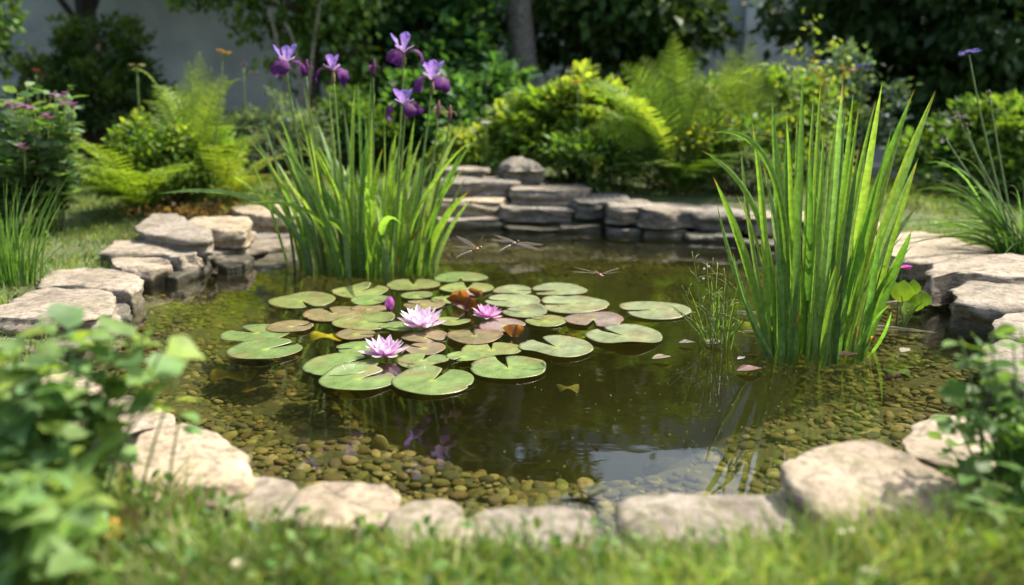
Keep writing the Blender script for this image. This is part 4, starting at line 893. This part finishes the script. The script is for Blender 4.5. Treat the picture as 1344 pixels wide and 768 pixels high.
stem_flower('pale yellow flowers on a stem above the bushy left plant', 'pale_yellow_flower', (186, 180), 92, 5.7, [(-8, -6), (1, -3), (6, -6)], (.62, .6, .25), .022, grp=GRP)
stem_flower('faint pink flower before the wall left of the iris', 'pink_flower', (322, 320), 90, 6.8, [(0, -5), (14, 6)], (.45, .25, .3), .03, grp=GRP)
stem_flower('reddish blooms at the left before the dark shrub', 'red_flower', (60, 47), 98, 6.6, [(0, -5), (8, 2)], (.35, .13, .07), .03, grp=GRP)
stem_flower('small lilac flowers above the rounded boulder', 'lilac_flower', (664, 664), 128, 6.7, [(-6, 6), (4, -5), (-2, 16)], (.3, .24, .55), .03, grp=GRP)
stem_flower('white bloom above the yellow-green mound', 'white_flower', (638, 638), 165, 6.2, [(0, -3)], (.7, .72, .66), .04, grp=GRP)
stem_flower('blue-violet flowers beside the thin bluish shrub', 'violet_flower', (1128, 1130), 96, 6.8, [(-4, -8), (6, -10), (12, -4), (-52, -14)], (.28, .26, .55), .035, grp=GRP)
stem_flower('orange bloom on the yellow-green shrub', 'orange_flower', (757, 758), 112, 6.05, [(0, -3)], (.6, .38, .04), .045, grp=GRP)
# rose stems right of ferns
for (x, ty, d, lb_) in [(1030, 62, 6.1, 'loose leafy stem left of the orange blooms, before the pale wall'), (1098, 58, 6.2, 'leafy stem with a knot of yellowish leaves against the dark trees'), (1060, 30, 6.6, 'tallest pale-leaved stem before the edge of the wall'), (1078, 105, 5.9, 'short stem crowned with yellow and orange blooms')]:
    b = gat(x, d); t = thing('climbing_rose', tuple(b), lb_, 'plant', 'leafy stems rising behind the reeds'); st, mb = MB(), MB(); p = py_at(x+6, ty, d); q = bez(b, (b+p)/2+[.05, 0, .1], p, 12); tube(st, q, .006, .003, (.14, .15, .06), 6)
    ii = np.repeat(np.arange(4, 12), 8); n = len(ii); scatter(mb, L_OV[0], L_OV[1], q[ii]+N_(size=(n, 3))*.05, rnd_dirs(n), rnd_dirs(n, 2), U(.035, .06, n), jitter(pick([(.16, .22, .06), (.2, .26, .07), (.13, .2, .08)], n), n))
    st.build('stem', M['stem'], t); mb.build('foliage', M['leaf'], t)
    if ty > 100:
        for k in range(9):
            fm = MB(); small_flower(fm, p+N_(size=3)*[.09, .05, .06], .035, random.choice([(.6, .42, .05), (.6, .28, .08)]), 7); fm.build('flower', M['petal'], t)
# bare curving canes at upper left
for k, (pts, lb_) in enumerate([([(392, 150), (372, 90), (352, 10)], 'straight grey cane leaning left above the iris'), ([(396, 150), (398, 60), (372, 30)], 'grey cane hooked over at its top above the iris'), ([(396, 140), (410, 60), (424, -10)], 'brownish bare branch leaning right above the iris')]):
    b = gat(pts[0][0], 7.6); q = bez(b, py_at(*pts[1], 7.6)+[0, 0, .1], py_at(*pts[2], 7.6), 14); mb = MB(); tube(mb, q, .02, .012, (.22, .19, .15), 7); o = mb.build('bare_cane', M['bark'], loc=tuple(b)); tag(o, lb_, 'cane', 'bare canes behind the iris')

# ------------------------------------------------------------------ foreground leafy plants
def fg_plant(name, label, pxs, cols, size, tm, nl, ybase, yr, group=None):
    t = thing(name, (pxs[0][2], ybase, .05), label, 'plant', group); mb, st = MB(), MB()
    for (x, y, bx) in pxs:
        d = ybase+U(-yr, yr)-(.17 if y > 620 else 0); p = py_at(x, y, d); b = np.array([bx+U(-.08, .08), ybase+U(-.05, .05)-(.14 if y > 620 else 0), .03]); q = bez(b, (b+p)/2+[0, 0, .05], p, 8); tube(st, q, .003, .0018, (.12, .2, .05), 5)
        ii = np.array([7, 7, 6, 6, 5, 5, 4, 3, 3])[:nl]; m = len(ii); aa = U(0, 6.28, m); fw = np.stack([np.cos(aa), np.sin(aa), U(-.25, .45, m)], 1)
        scatter(mb, tm[0], tm[1], q[ii]+fw*.006, fw, np.stack([N_(size=m)*.35, N_(size=m)*.35, 0*aa+1], 1), size*U(.6, 1.2, m), jitter(pick(cols, m), m, .2))
    mb.build('foliage', M['leaf'], t); st.build('stem', M['stem'], t)
FGC = [(.15, .25, .08), (.18, .29, .09), (.12, .21, .08), (.23, .33, .07)]
pl = [(U(-50, 105), U(440, 640), -.86) for _ in range(36)]+[(U(-40, 130), U(620, 780), -.8) for _ in range(22)]+[(x, y, -.78) for x, y in [(70,425),(50,440),(100,445),(180,450),(150,440),(165,470),(135,455),(20,445),(190,490),(215,455),(160,540),(170,505),(120,470),(20,470)]]
fg_plant('broad_leaved_plant', 'out of focus broad-leaved green plant filling the lower left corner', pl, FGC, .051, L_HT, 9, 1.24, .11)
fg_plant('sprawling_shoot', 'blurred leafy shoot reaching right over the pond from the lower left plant', [(232, 500, -.66), (238, 540, -.66), (205, 520, -.7)], FGC, .05, L_OV, 4, 1.28, .03)
pr = [(U(1262, 1400), U(500, 700), .98) for _ in range(46)]+[(x, y, .92) for x, y in [(1285,455),(1300,440),(1330,450),(1270,470),(1255,500),(1250,520),(1290,480),(1330,500),(1262,450),(1245,545),(1240,580),(1258,610),(1245,650),(1340,430)]]
fg_plant('leafy_bush', 'out of focus green bush at the lower right corner, shading the boulder', pr, [(.07, .15, .03), (.1, .19, .035), (.15, .25, .035)], .045, L_OV, 8, 1.42, .10)

# ------------------------------------------------------------------ water lilies
def depth_at(px, py): d = at(px, py); return d[1]*CP+H*SP
PG, PO, PR, PV = (.105, .165, .05), (.13, .165, .05), (.135, .115, .055), (.16, .13, .11)
PL = (.155, .19, .095)
pads = [  # x, y, width px, notch azimuth (0 = right, 90 = away), colour, tilt, label
 (396,396,86,-60,PO,'green pad alone at the back left, nearest the foot of the iris'),
 (438,413,80,120,PR,'brown-red pad behind the long green one, left of the pink bud'),
 (484,408,52,200,PR,'small reddish pad just left of the pink bud'),
 (336,439,90,150,PG,'smooth green pad furthest to the left'),
 (382,431,62,30,PR,'small bronze pad touching the leftmost green one'),
 (349,461,98,42,PG,'green pad nearest at the far left, with a narrow slit on its right'),
 (478,425,84,-5,PO,'olive green pad with a pale lifted left rim, behind the small bronze one'),
 (472,385,74,60,PO,'pad at the back left of the group, beside the single back left pad'),
 (487,397,52,-20,PG,'small green pad just behind the pink bud'),
 (543,375,71,100,PO,'yellowish green pad in the rearmost row, left of the topmost one'),
 (605,366,71,-90,PG,'topmost pad of the group, furthest from the viewer'),
 (613,380,71,90,PO,'pad directly below the topmost one'),
 (547,390,42,-40,PG,'very small pad with a lifted pale edge in the rear rows'),
 (584,395,42,180,PG,'small pad left of the upright rust-coloured leaf'),
 (556,402,56,170,PR,'dull reddish pad behind the middle pink flower'),
 (596,424,44,60,PO,'olive pad half behind the right petals of the middle flower'),
 (468,442,54,0,PR,'brownish pad behind the front flower, on its left'),
 (519,433,48,190,PG,'green pad tucked left of the middle flower'),
 (557,443,60,-50,PR,'pinkish bronze pad right under the middle flower'),
 (469,458,60,200,PG,'green pad behind the front flower with only its left part showing'),
 (556,459,57,150,PR,'bronze-edged pad right behind the front flower petals'),
 (555,475,68,80,PG,'small pad with a folded middle, right of the front flower'),
 (609,471,46,-130,PG,'tilted small bright pad between the folded one and the rust-edged one'),
 (448,481,98,45,PG,'large pad left of the front flower with a wide slit'),
 (470,501,100,40,PG,'large front pad with a pale midrib, under the front flower'),
 (568,503,108,72,PG,'biggest pad at the very front, with a wedge cut facing away'),
 (623,444,74,100,PR,'rust-edged pad with a wedge cut, right of the middle flower'),
 (645,461,79,95,PO,'olive pad with rusty underside showing, behind the large right front pad'),
 (667,485,100,105,PG,'large right front pad with a bright yellow centre'),
 (661,429,64,-10,PV,'violet-tinged pad beneath the small right flower'),
 (730,458,98,125,PL,'large pale pad right of the group with a slit on its far left'),
 (819,443,101,130,PL,'big pad at the right of the group, closest to the lone pad'),
 (779,422,78,-100,PV,'mottled mauve-brown pad in the right half of the group'),
 (858,409,95,195,PL,'lone pad furthest right, near the water weed'),
 (753,402,93,185,PL,'wide pale pad at the back right with a slit on its left'),
 (733,384,76,190,PL,'pale pad in the rear row at the right'),
 (674,382,54,0,PL,'small pale pad in the rear row behind the right flower'),
 (672,396,76,170,PL,'pale pad just behind the small right flower'),
 (688,411,60,160,PL,'notched pale pad right of the small right flower'),
 (716,423,56,150,PO,'pale olive pad between the mauve pad and the small right flower'),
]
def lily_pad(x, y, w, notch, col, label, k):
    c = at(x, y); dep = depth_at(x, y); r = w*dep/F/2; rd = random.Random(k*7+1); na = math.radians(notch)
    gap = rd.uniform(.10, .24); ns = 60; rings = [.12, .3, .5, .7, .84, .93, 1.0]
    th = np.linspace(na+gap, na+2*math.pi-gap, ns+1); prel = np.linspace(0, 1, ns+1)
    lob = 1-.16*np.exp(-(prel*ns/2.2)**1.2)-.16*np.exp(-((1-prel)*ns/2.2)**1.2)
    rad_ = r*lob*(1+.012*np.sin(3*th+k)+.008*np.sin(7*th+2*k)); 
    for _b in range(rd.randint(0, 3)):
        bt = rd.uniform(.4, 5.9); rad_ = rad_*(1-rd.uniform(.02, .09)*np.exp(-((th-na-bt)/rd.uniform(.03, .09))**2))
    h0 = .003+.0007*(k % 9); curl_a = rd.uniform(0, 6.28); curl_h = rd.choice([0, 0, .004, .009, .014]); ta, tl = rd.uniform(0, 6.28), rd.uniform(0, .018)
    up = rd.uniform(.001, .006); V = [[0, 0, h0]]; C = [np.array(col)*1.05]
    edge = np.array(col)*np.array([.95, .8, .8]) if col not in (PR, PV) else np.array(col)*np.array([1.05, .7, .7])
    jit = rd.uniform(.88, 1.12)
    for s in rings:
        for t_, q in zip(th, rad_):
            off = s if s > .3 else s
            xx, yy = q*s*math.cos(t_), q*s*math.sin(t_)
            zz = h0+.0025*math.sin(2*t_+k)*s*s+up*max(0, s-.8)*5*(.6+.4*math.sin(2.3*t_+k*1.7))+curl_h*max(0, (s-.7)/.3)**1.5*math.exp(-(((t_-curl_a+3.14) % 6.283-3.14)/.5)**2)+tl*(xx*math.cos(ta)+yy*math.sin(ta))+tl*r
            V.append([xx, yy, zz]); f = max(0, (s-.86)/.14); bl_ = max(0, noise.noise(Vector((xx*9+k*3, yy*9, k)))*2.2-.25); C.append((np.array(col)*(1-f)+edge*f)*jit*(1-min(.5, bl_))+np.array([.15, .12, .05])*min(.5, bl_))
    m = ns+1; top = np.array(V); bot = top.copy(); bot[:, 2] -= .0014; n0 = len(top)
    f3 = [(0, 1+i, 2+i) for i in range(ns)]; f4 = []
    for a in range(len(rings)-1):
        for i in range(ns): f4.append((1+a*m+i, 1+(a+1)*m+i, 1+(a+1)*m+i+1, 1+a*m+i+1))
    b3 = [(n0, n0+2+i, n0+1+i) for i in range(ns)]; b4 = [tuple(n0+v for v in q[::-1]) for q in f4]; e = len(rings)-1
    f4 += b4+[(1+e*m+i, n0+1+e*m+i, n0+2+e*m+i, 2+e*m+i) for i in range(ns)]
    for (a0, a1) in [(0, 1)]+[(1+j*m, 1+(j+1)*m) for j in range(e)]: f4.append((a0, n0+a0, n0+a1, a1))
    for (a0, a1) in [(0, m)]+[(m+j*m, m+(j+1)*m) for j in range(e)]: f4.append((a0, a1, n0+a1, n0+a0))
    mb = MB(); cb = np.tile([.16, .07, .04], (n0, 1)); mb.add(np.vstack([top, bot])+c, [np.array(f3+b3), np.array(f4)], np.vstack([np.array(C), cb]))
    o = mb.build('lily_pad', M['pad'], loc=(c[0], c[1], 0)); tag(o, label, 'lily pad', 'water lily pads floating on the pond')
for k, p in enumerate(pads): lily_pad(*p[:5], p[5], k)

def lily(x, y, w, label, a0, c0=(.60, .22, .46), c1=(.82, .68, .78), openv=1.0):
    c = at(x, y); dep = depth_at(x, y); s = w*dep/F/.13; t = thing('water_lily_flower', (c[0], c[1], .008), label, 'flower', 'pink water lily blossoms')
    o = c+np.array([0, 0, .012]); P = [MB(), MB(), MB(), MB()]
    def ring(mb, n, L, el, wd, off, ca, cb):
        for k in range(n):
            a = a0+off+k*2*math.pi/n+U(-.08, .08); e = el+U(-.08, .08); l = L*U(.92, 1.06)*s; tt = np.linspace(0, 1, 8); ee = e+(tt-.4)*.5
            r = np.cumsum(np.r_[0, np.cos(ee[1:])])/7*l+.006*s; z = np.cumsum(np.r_[0, np.sin(ee[1:])])/7*l
            wv = wd*s*np.array([.25, .55, .8, .97, 1, .85, .52, .06]); petal(mb, o, a, np.stack([r, z], 1), wv, .55, ca, cb, nu=5)
    ring(P[0], 6, .076, .18*openv+.06, .0135, 0, (.55, .34, .42), c1); ring(P[1], 8, .074, .58, .0135, .3, c0, c1); ring(P[1], 7, .068, .92, .0130, .1, c0, c1); ring(P[1], 5, .054, 1.2, .011, .5, c0, tuple(v*.98 for v in c1))
    n = 26; a = U(0, 6.28, n); d = np.stack([np.cos(a)*.5, np.sin(a)*.5, 0*a+1], 1); q0 = np.tile(o+[0, 0, .008*s], (n, 1)); q2 = q0+d*.028*s*U(.7, 1.1, (n, 1)); cc = np.tile([.75, .5, .06], (n, 1)); bez_blades(P[2], q0, (q0+q2)/2, q2, np.full(n, .004*s), cc, cc, 3, None, 'lance')
    P[0].build('sepal', M['petal'], t); P[1].build('petal', M['petal'], t); P[2].build('stamen', M['petal'], t)
lily(505, 472, 56, 'open pink water lily nearest the viewer, in front of the group', .2)
lily(554, 434, 60, 'open pale pink water lily in the middle with a yellow heart', 1.0, (.62, .32, .52), (.86, .76, .80))
lily(640, 421, 38, 'smaller deeper pink water lily on the right', .5, (.6, .16, .42), (.8, .5, .68), .9)
def bud(x, y, h, w, label, col):
    c = at(x, y); dep = depth_at(x, y); s = h*dep/F/.95; wd = w*dep/F/2; t = thing('water_lily_bud', (c[0], c[1], 0), label, 'flower bud', 'water lily buds'); mb = MB()
    for k in range(9):
        a = k*2*math.pi/9+.2; tt = np.linspace(0, 1, 8); r = wd*(np.sin(np.pi*(tt*.86+.06))**.7)*(.85+.15*(k % 2)); petal(mb, c, a, np.stack([r, .004+tt*s], 1), wd*.42*np.sin(np.pi*(tt*.9+.08)), .3, tuple(v*.8 for v in col), col)
    mb.build('petal', M['petal'], t); mb = MB(); tube(mb, [c-[0, 0, .1], c, c+[0, 0, s*.35]], .007, .006, (.14, .10, .06), 8); mb.build('stalk', M['stem'], t)
bud(512, 410, 19, 13, 'closed pink bud standing upright behind the middle flower', (.55, .16, .45))
bud(612, 394, 12, 12, 'small pale pink bud between the rust-coloured leaves at the back', (.5, .28, .32))
# curled rusty lily leaves
def curled(x, y, w, h, label, col, az, cup=.5):
    c = at(x, y); dep = depth_at(x, y); ww, hh = w*dep/F, h*dep/F; mb = MB()
    petal(mb, c+[0, 0, .004], az, np.array([(0, 0), (.10, .25), (.22, .55), (.34, .82), (.5, 1.0)])*hh, np.array([.16, .36, .5, .34, .04])*ww, cup*2.2, tuple(v*.6 for v in col), col, nu=9, ruf=.45)
    a = mb.build('curled_lily_leaf', M['blade'], loc=(c[0], c[1], 0)); tag(a, label, 'leaf', 'curled rust-coloured lily leaves')
curled(603, 402, 24, 18, 'upright orange-rust lily leaf beside the small pale bud', (.38, .14, .03), 1.7)
curled(614, 408, 44, 14, 'dark red-brown curled lily leaf below the upright orange-rust one', (.16, .05, .015), 1.2)
curled(676, 444, 28, 15, 'orange-brown curled lily leaf right of the rust-edged pads', (.34, .13, .03), 1.4)
curled(630, 392, 30, 8, 'brown curled leaf edge right of the small pale bud', (.24, .09, .03), .8)
# leaves under water
M['under'] = leafmat('sunken_leaf', .2, .8, .1, 40)
def sunken(x, y, w, zc, label, col, rot):
    c = at(x, y, zc); dep = c[1]*CP-(zc-H)*SP; r = w*dep/F/2; n = 28; a = np.linspace(0, 2*math.pi, n, endpoint=False)+rot; k = 1+.06*np.sin(5*a)
    mb = MB(); V = np.column_stack([c[0]+r*k*np.cos(a), c[1]+r*.8*k*np.sin(a), zc+.01*np.sin(3*a)]); W2 = V.copy(); W2[:, 2] -= .003
    i = np.arange(n); t1 = np.stack([np.full(n, 2*n), i, (i+1) % n], 1); t2 = np.stack([np.full(n, 2*n+1), n+(i+1) % n, n+i], 1)
    mb.add(np.vstack([V, W2, c[None]+[0, 0, .006], c[None]-[0, 0, .003]]), [np.vstack([t1, t2]), np.stack([i, n+i, n+(i+1) % n, (i+1) % n], 1)], col)
    o = mb.build('sunken_leaf', M['under'], loc=tuple(c)); tag(o, label, 'leaf', 'lily leaves under the water')
sunken(430, 441, 48, -.02, 'mustard yellow leaf just under the water left of the flowers', (.42, .32, .02), .4)
sunken(305, 492, 60, -.06, 'ochre leaf under water below the leftmost pads', (.30, .22, .03), 1.0)
sunken(1000, 428, 60, -.05, 'yellow-green round leaf under water at the foot of the water weed', (.26, .28, .03), 2.0)
sunken(1178, 490, 34, -.04, 'dark green leaf under water in front of the little round-leaved plant', (.08, .12, .03), .2)
sunken(745, 510, 30, -.08, 'small brownish leaf hanging under water below the large pale pad', (.16, .14, .04), .9)
# floating litter
def floater(x, y, w, label, col, az, name='floating_leaf', asp=.35):
    c = at(x, y, .004); dep = depth_at(x, y); L = w*dep/F; mb = MB(); f = np.array([[math.cos(az), math.sin(az), 0]])
    v, fc = leaf_tmpl([.2, .3, .26, .12], .35, -.1); v = np.vstack([v, v-[0, 0, .02]]); k = len(v)//2; fc = fc+[q[:, ::-1]+k for q in fc]
    scatter(mb, v*[asp/.3, 1, 1], fc, (c-f[0]*L/2+[0, 0, .004])[None], f, np.array([[0, 0, 1.]]), L, np.array([col]))
    tag(mb.build(name, M['under'], loc=tuple(c)), label, 'leaf', 'dead leaves floating on the pond')
floater(937, 452, 24, 'curled pale dead leaf floating at the foot of the water weed', (.30, .24, .18), .3, asp=.5)
floater(901, 452, 22, 'narrow whitish dead leaf floating left of the water weed', (.30, .27, .22), -.2)
floater(868, 472, 26, 'pale brown dead leaf floating below the right pads', (.26, .21, .15), .1)
floater(983, 488, 34, 'pinkish brown dead leaf floating before the reeds', (.20, .13, .11), .05)
floater(973, 472, 14, 'tiny grey dead leaf floating before the water weed', (.4, .38, .36), .5)
floater(1112, 468, 26, 'flat reddish brown leaf at the front foot of the reeds', (.3, .18, .12), .0)
floater(1188, 462, 20, 'small torn pale leaf on the water before the round-leaved plant', (.26, .24, .18), .6)
def dry_blade(p, q, label, w=.012):
    P0 = at(*p, .006)[None]; P2 = at(*q, .007)[None]; mb = MB(); c = np.array([[.36, .33, .26]]); bez_blades(mb, P0, (P0+P2)/2+[0, .01, .004], P2, np.array([w]), c, c, 6, .5, 'grass', twist=np.array([math.pi/2*0+1.57]))
    tag(mb.build('dry_blade', M['under'], loc=tuple(P0[0])), label, 'leaf', 'dry reed blades lying on the water')
dry_blade((1125, 428), (1232, 437), 'long pale dry blade lying on the water right of the reeds', .02)
dry_blade((968, 410), (1025, 414), 'pale dry blade on the water left of the reeds', .014)
dry_blade((1190, 396), (1150, 400), 'short pale dry blade on the water before the wide right slab', .016)
dry_blade((975, 435), (1010, 438), 'thin straw on the water between the weed and the reeds', .008)
# fine floating specks
mb = MB(); n = 260; pp = np.array([at(U(640, 1200), U(380, 640), .0035) for _ in range(n)]); pp = pp[sdist(pp) > .1]; n = len(pp)
scatter(mb, L_SM[0], L_SM[1], pp, rnd_dirs(n)*[1, 1, .02], np.tile([0, 0, 1.], (n, 1)), U(.002, .006, n), jitter(pick([(.25, .22, .16), (.16, .18, .06)], n), n)); stuff(mb.build('floating_specks', M['under']), 'fine plant litter scattered on the water surface', 'litter')

# ------------------------------------------------------------------ dragonflies
def wingmat():
    m, nt, out = newmat('insect_wing'); L = nt.links.new; tc = nd(nt, 'ShaderNodeTexCoord'); v = nd(nt, 'ShaderNodeTexVoronoi', i_Scale=420.0); v.feature = 'DISTANCE_TO_EDGE'; L(tc.outputs['Object'], v.inputs['Vector'])
    f = ramp(nt, v.outputs['Distance'], [(.0, .95), (.1, .38)]); p = nd(nt, 'ShaderNodeBsdfPrincipled', i_Roughness=.25); p.inputs['Base Color'].default_value = (.16, .13, .10, 1)
    t = nd(nt, 'ShaderNodeBsdfTransparent'); mx = nd(nt, 'ShaderNodeMixShader'); L(f, mx.inputs[0]); L(t.outputs[0], mx.inputs[1]); L(p.outputs[0], mx.inputs[2]); L(mx.outputs[0], out.inputs[0]); return m
M['wing'] = wingmat()
WT = leaf_tmpl([.07, .09, .105, .11, .105, .085, .05], .0, .02)
def dragonfly(label, head, tail, wings, dep, bc, tc, ddep=0.0):
    hp, tp = pd(*head, dep-ddep), pd(*tail, dep+ddep); ax = (hp-tp)/np.linalg.norm(hp-tp); L = np.linalg.norm(hp-tp); t = thing('dragonfly', tuple(hp), label, 'dragonfly', 'dragonflies hovering over the pond'); k = max(L, .075)/.075
    th0 = hp-ax*.006*k; th1 = hp-ax*.026*k
    mb = MB(); tube(mb, [th0, th0*.75+th1*.25, (th0+th1)/2, th1*.75+th0*.25, th1], np.array([.002, .0058, .0068, .0055, .003])*k, 0, bc, 10); mb.build('thorax', M['insect'], t)
    mb = MB(); n = 12; q = np.array([th1+(tp-th1)*f for f in np.linspace(0, 1, n)]); q[:, 2] += .003*np.sin(np.linspace(0, 3.1, n)); r = np.array([.003, .0034, .003, .0024, .0021, .0021, .0022, .0023, .0024, .0022, .002, .0012])*k; tube(mb, q, r, 0, tc, 8); mb.build('abdomen', M['insect'], t)
    mb = MB(); scatter(mb, IV, IF, hp[None], ax[None], np.array([[0, 0, 1.]]), np.array([[.0055, .0038, .0042]])*k, np.array([tuple(v*.6 for v in bc)])); ho = mb.build('head', M['insect'], t)
    mb = MB(); s = np.cross(ax, [0, 0, 1.]); s /= np.linalg.norm(s)
    for sg in (-1, 1): scatter(mb, IV, IF, (hp+s*sg*.0036*k+np.array([0, 0, .001]))[None], ax[None], np.array([[0, 0, 1.]]), np.array([[.003, .0032, .0034]])*k, np.array([(.10, .05, .03)]))
    mb.build('eye', M['insect'], ho)
    for j, (wx, wy, dd) in enumerate(wings):
        tipp = pd(wx, wy, dep+dd); root = th0+(th1-th0)*(.3 if j % 2 == 0 else .6)+np.array([0, 0, .005*k]); f = tipp-root; ln = np.linalg.norm(f); mb = MB()
        upv = np.cross(f, ax); upv = upv if upv[2] > 0 else -upv; scatter(mb, WT[0]*[.62, 1, 1], WT[1], root[None], f[None], (upv/np.linalg.norm(upv)+np.array([0, 0, .5]))[None], ln, np.array([(.4, .36, .3)])); tube(mb, bez(root, (root+tipp)/2+[0, 0, .001], tipp, 5), .0007, .0004, (.1, .07, .05), 4)
        mb.build('wing', M['wing'], t)
    for j in range(6):
        sg = -1 if j % 2 else 1; b = th0+(th1-th0)*(.15+.15*(j//2)); e = b+s*sg*.007*k+np.array([0, 0, -.015*k])+ax*.004*(1-j//2)*k; mb = MB(); tube(mb, bez(b, b+s*sg*.008*k-[0, 0, .004*k], e, 5), .0007, .0004, (.05, .04, .03), 4); mb.build('leg', M['insect'], t)
dragonfly('left dragonfly with a yellow-brown thorax, hovering before the stacked slabs', (631, 325), (598, 339), [(598, 309, .05), (594, 323, .03), (636, 306, -.06), (640, 313, -.07)], 2.6, (.24, .14, .04), (.34, .30, .22), .01)
dragonfly('middle dragonfly with wings spread wide and a pale abdomen pointing left', (680, 317), (655, 331), [(648, 308, .04), (713, 321, -.02), (645, 315, .02), (707, 327, -.04)], 2.6, (.15, .11, .07), (.40, .36, .28), .0)
dragonfly('right dragonfly facing the viewer with a reddish back, low over the water', (790, 363), (780, 356), [(814, 351, .0), (752, 350, .0), (812, 357, -.02), (749, 356, -.02)], 2.55, (.20, .08, .045), (.22, .10, .05), .03)
M['dark_insect'] = plain('dark_insect', .95, .03, 300, .7, 1.3, .1, .0005)
# skimming insect at the near edge
c = at(766, 657, .07); KI = 1.15; t = thing('long_legged_insect', tuple(c), 'thin-legged olive insect hovering at the near edge beside a white stone', 'insect')
mb = MB(); tube(mb, [c+[-.046, .004, -.002], c+[-.026, .002, 0], c+[-.006, 0, .001], c+[.006, 0, 0], c+[.012, 0, 0]], np.array([.0012, .0035, .0065, .0060, .001]), 0, (.012, .013, .004), 8); mb.build('body', M['dark_insect'], t)
for (dx, dy, dz) in [(-.011, .01, .028), (.038, .012, .013), (.030, -.014, -.006), (.024, -.02, -.012), (-.009, -.018, -.018), (.005, -.016, -.012)]:
    mb = MB(); e = c+np.array([dx, dy, dz])*KI; tube(mb, bez(c, (c+e)/2+[0, 0, .004], e, 5), .0030, .0018, (.010, .010, .004), 5); mb.build('leg', M['dark_insect'], t)
# clover blossoms and a yellowed leaf in the near grass
for (px, py, lb_) in [(1110, 700, 'white clover blossom in the near grass below the big pale boulder'), (1143, 752, 'creamy clover blossom at the bottom of the grass below the big boulder'), (312, 742, 'whitish clover blossom low in the grass right of the broad-leaved plant')]:
    p = at(px, py, .16); t = thing('clover_flower', (p[0], p[1], .06), lb_, 'flower', 'clover blossoms in the near grass'); mb, st = MB(), MB()
    for k in range(4): small_flower(mb, p+N_(size=3)*.003, .009, (.62, .58, .42), 8, (.6, .55, .35))
    tube(st, [[p[0], p[1], .04], [p[0]+.004, p[1], .1], p], .0015, .001, (.12, .2, .05), 5); mb.build('blossom', M['petal'], t); st.build('stem', M['stem'], t)
for (px, py, cc, lb_) in [(128, 702, (.55, .36, .08), 'yellowed leaf lying in the grass beside the broad-leaved plant'), (150, 690, (.30, .16, .09), 'brown withered leaf in the grass beside the broad-leaved plant')]:
    p = at(px, py, .13); mb = MB(); v, fc = leaf_tmpl([.3, .45, .4, .2], .3, .3); v = np.vstack([v, v-[0, 0, .03]]); k = len(v)//2; fc = fc+[q[:, ::-1]+k for q in fc]
    scatter(mb, v, fc, p[None], np.array([[.8, .2, .3]]), np.array([[0, -.6, 1.]]), .05, np.array([cc])); tag(mb.build('fallen_leaf', M['under'], loc=tuple(p)), lb_, 'leaf', 'fallen leaves in the near grass')
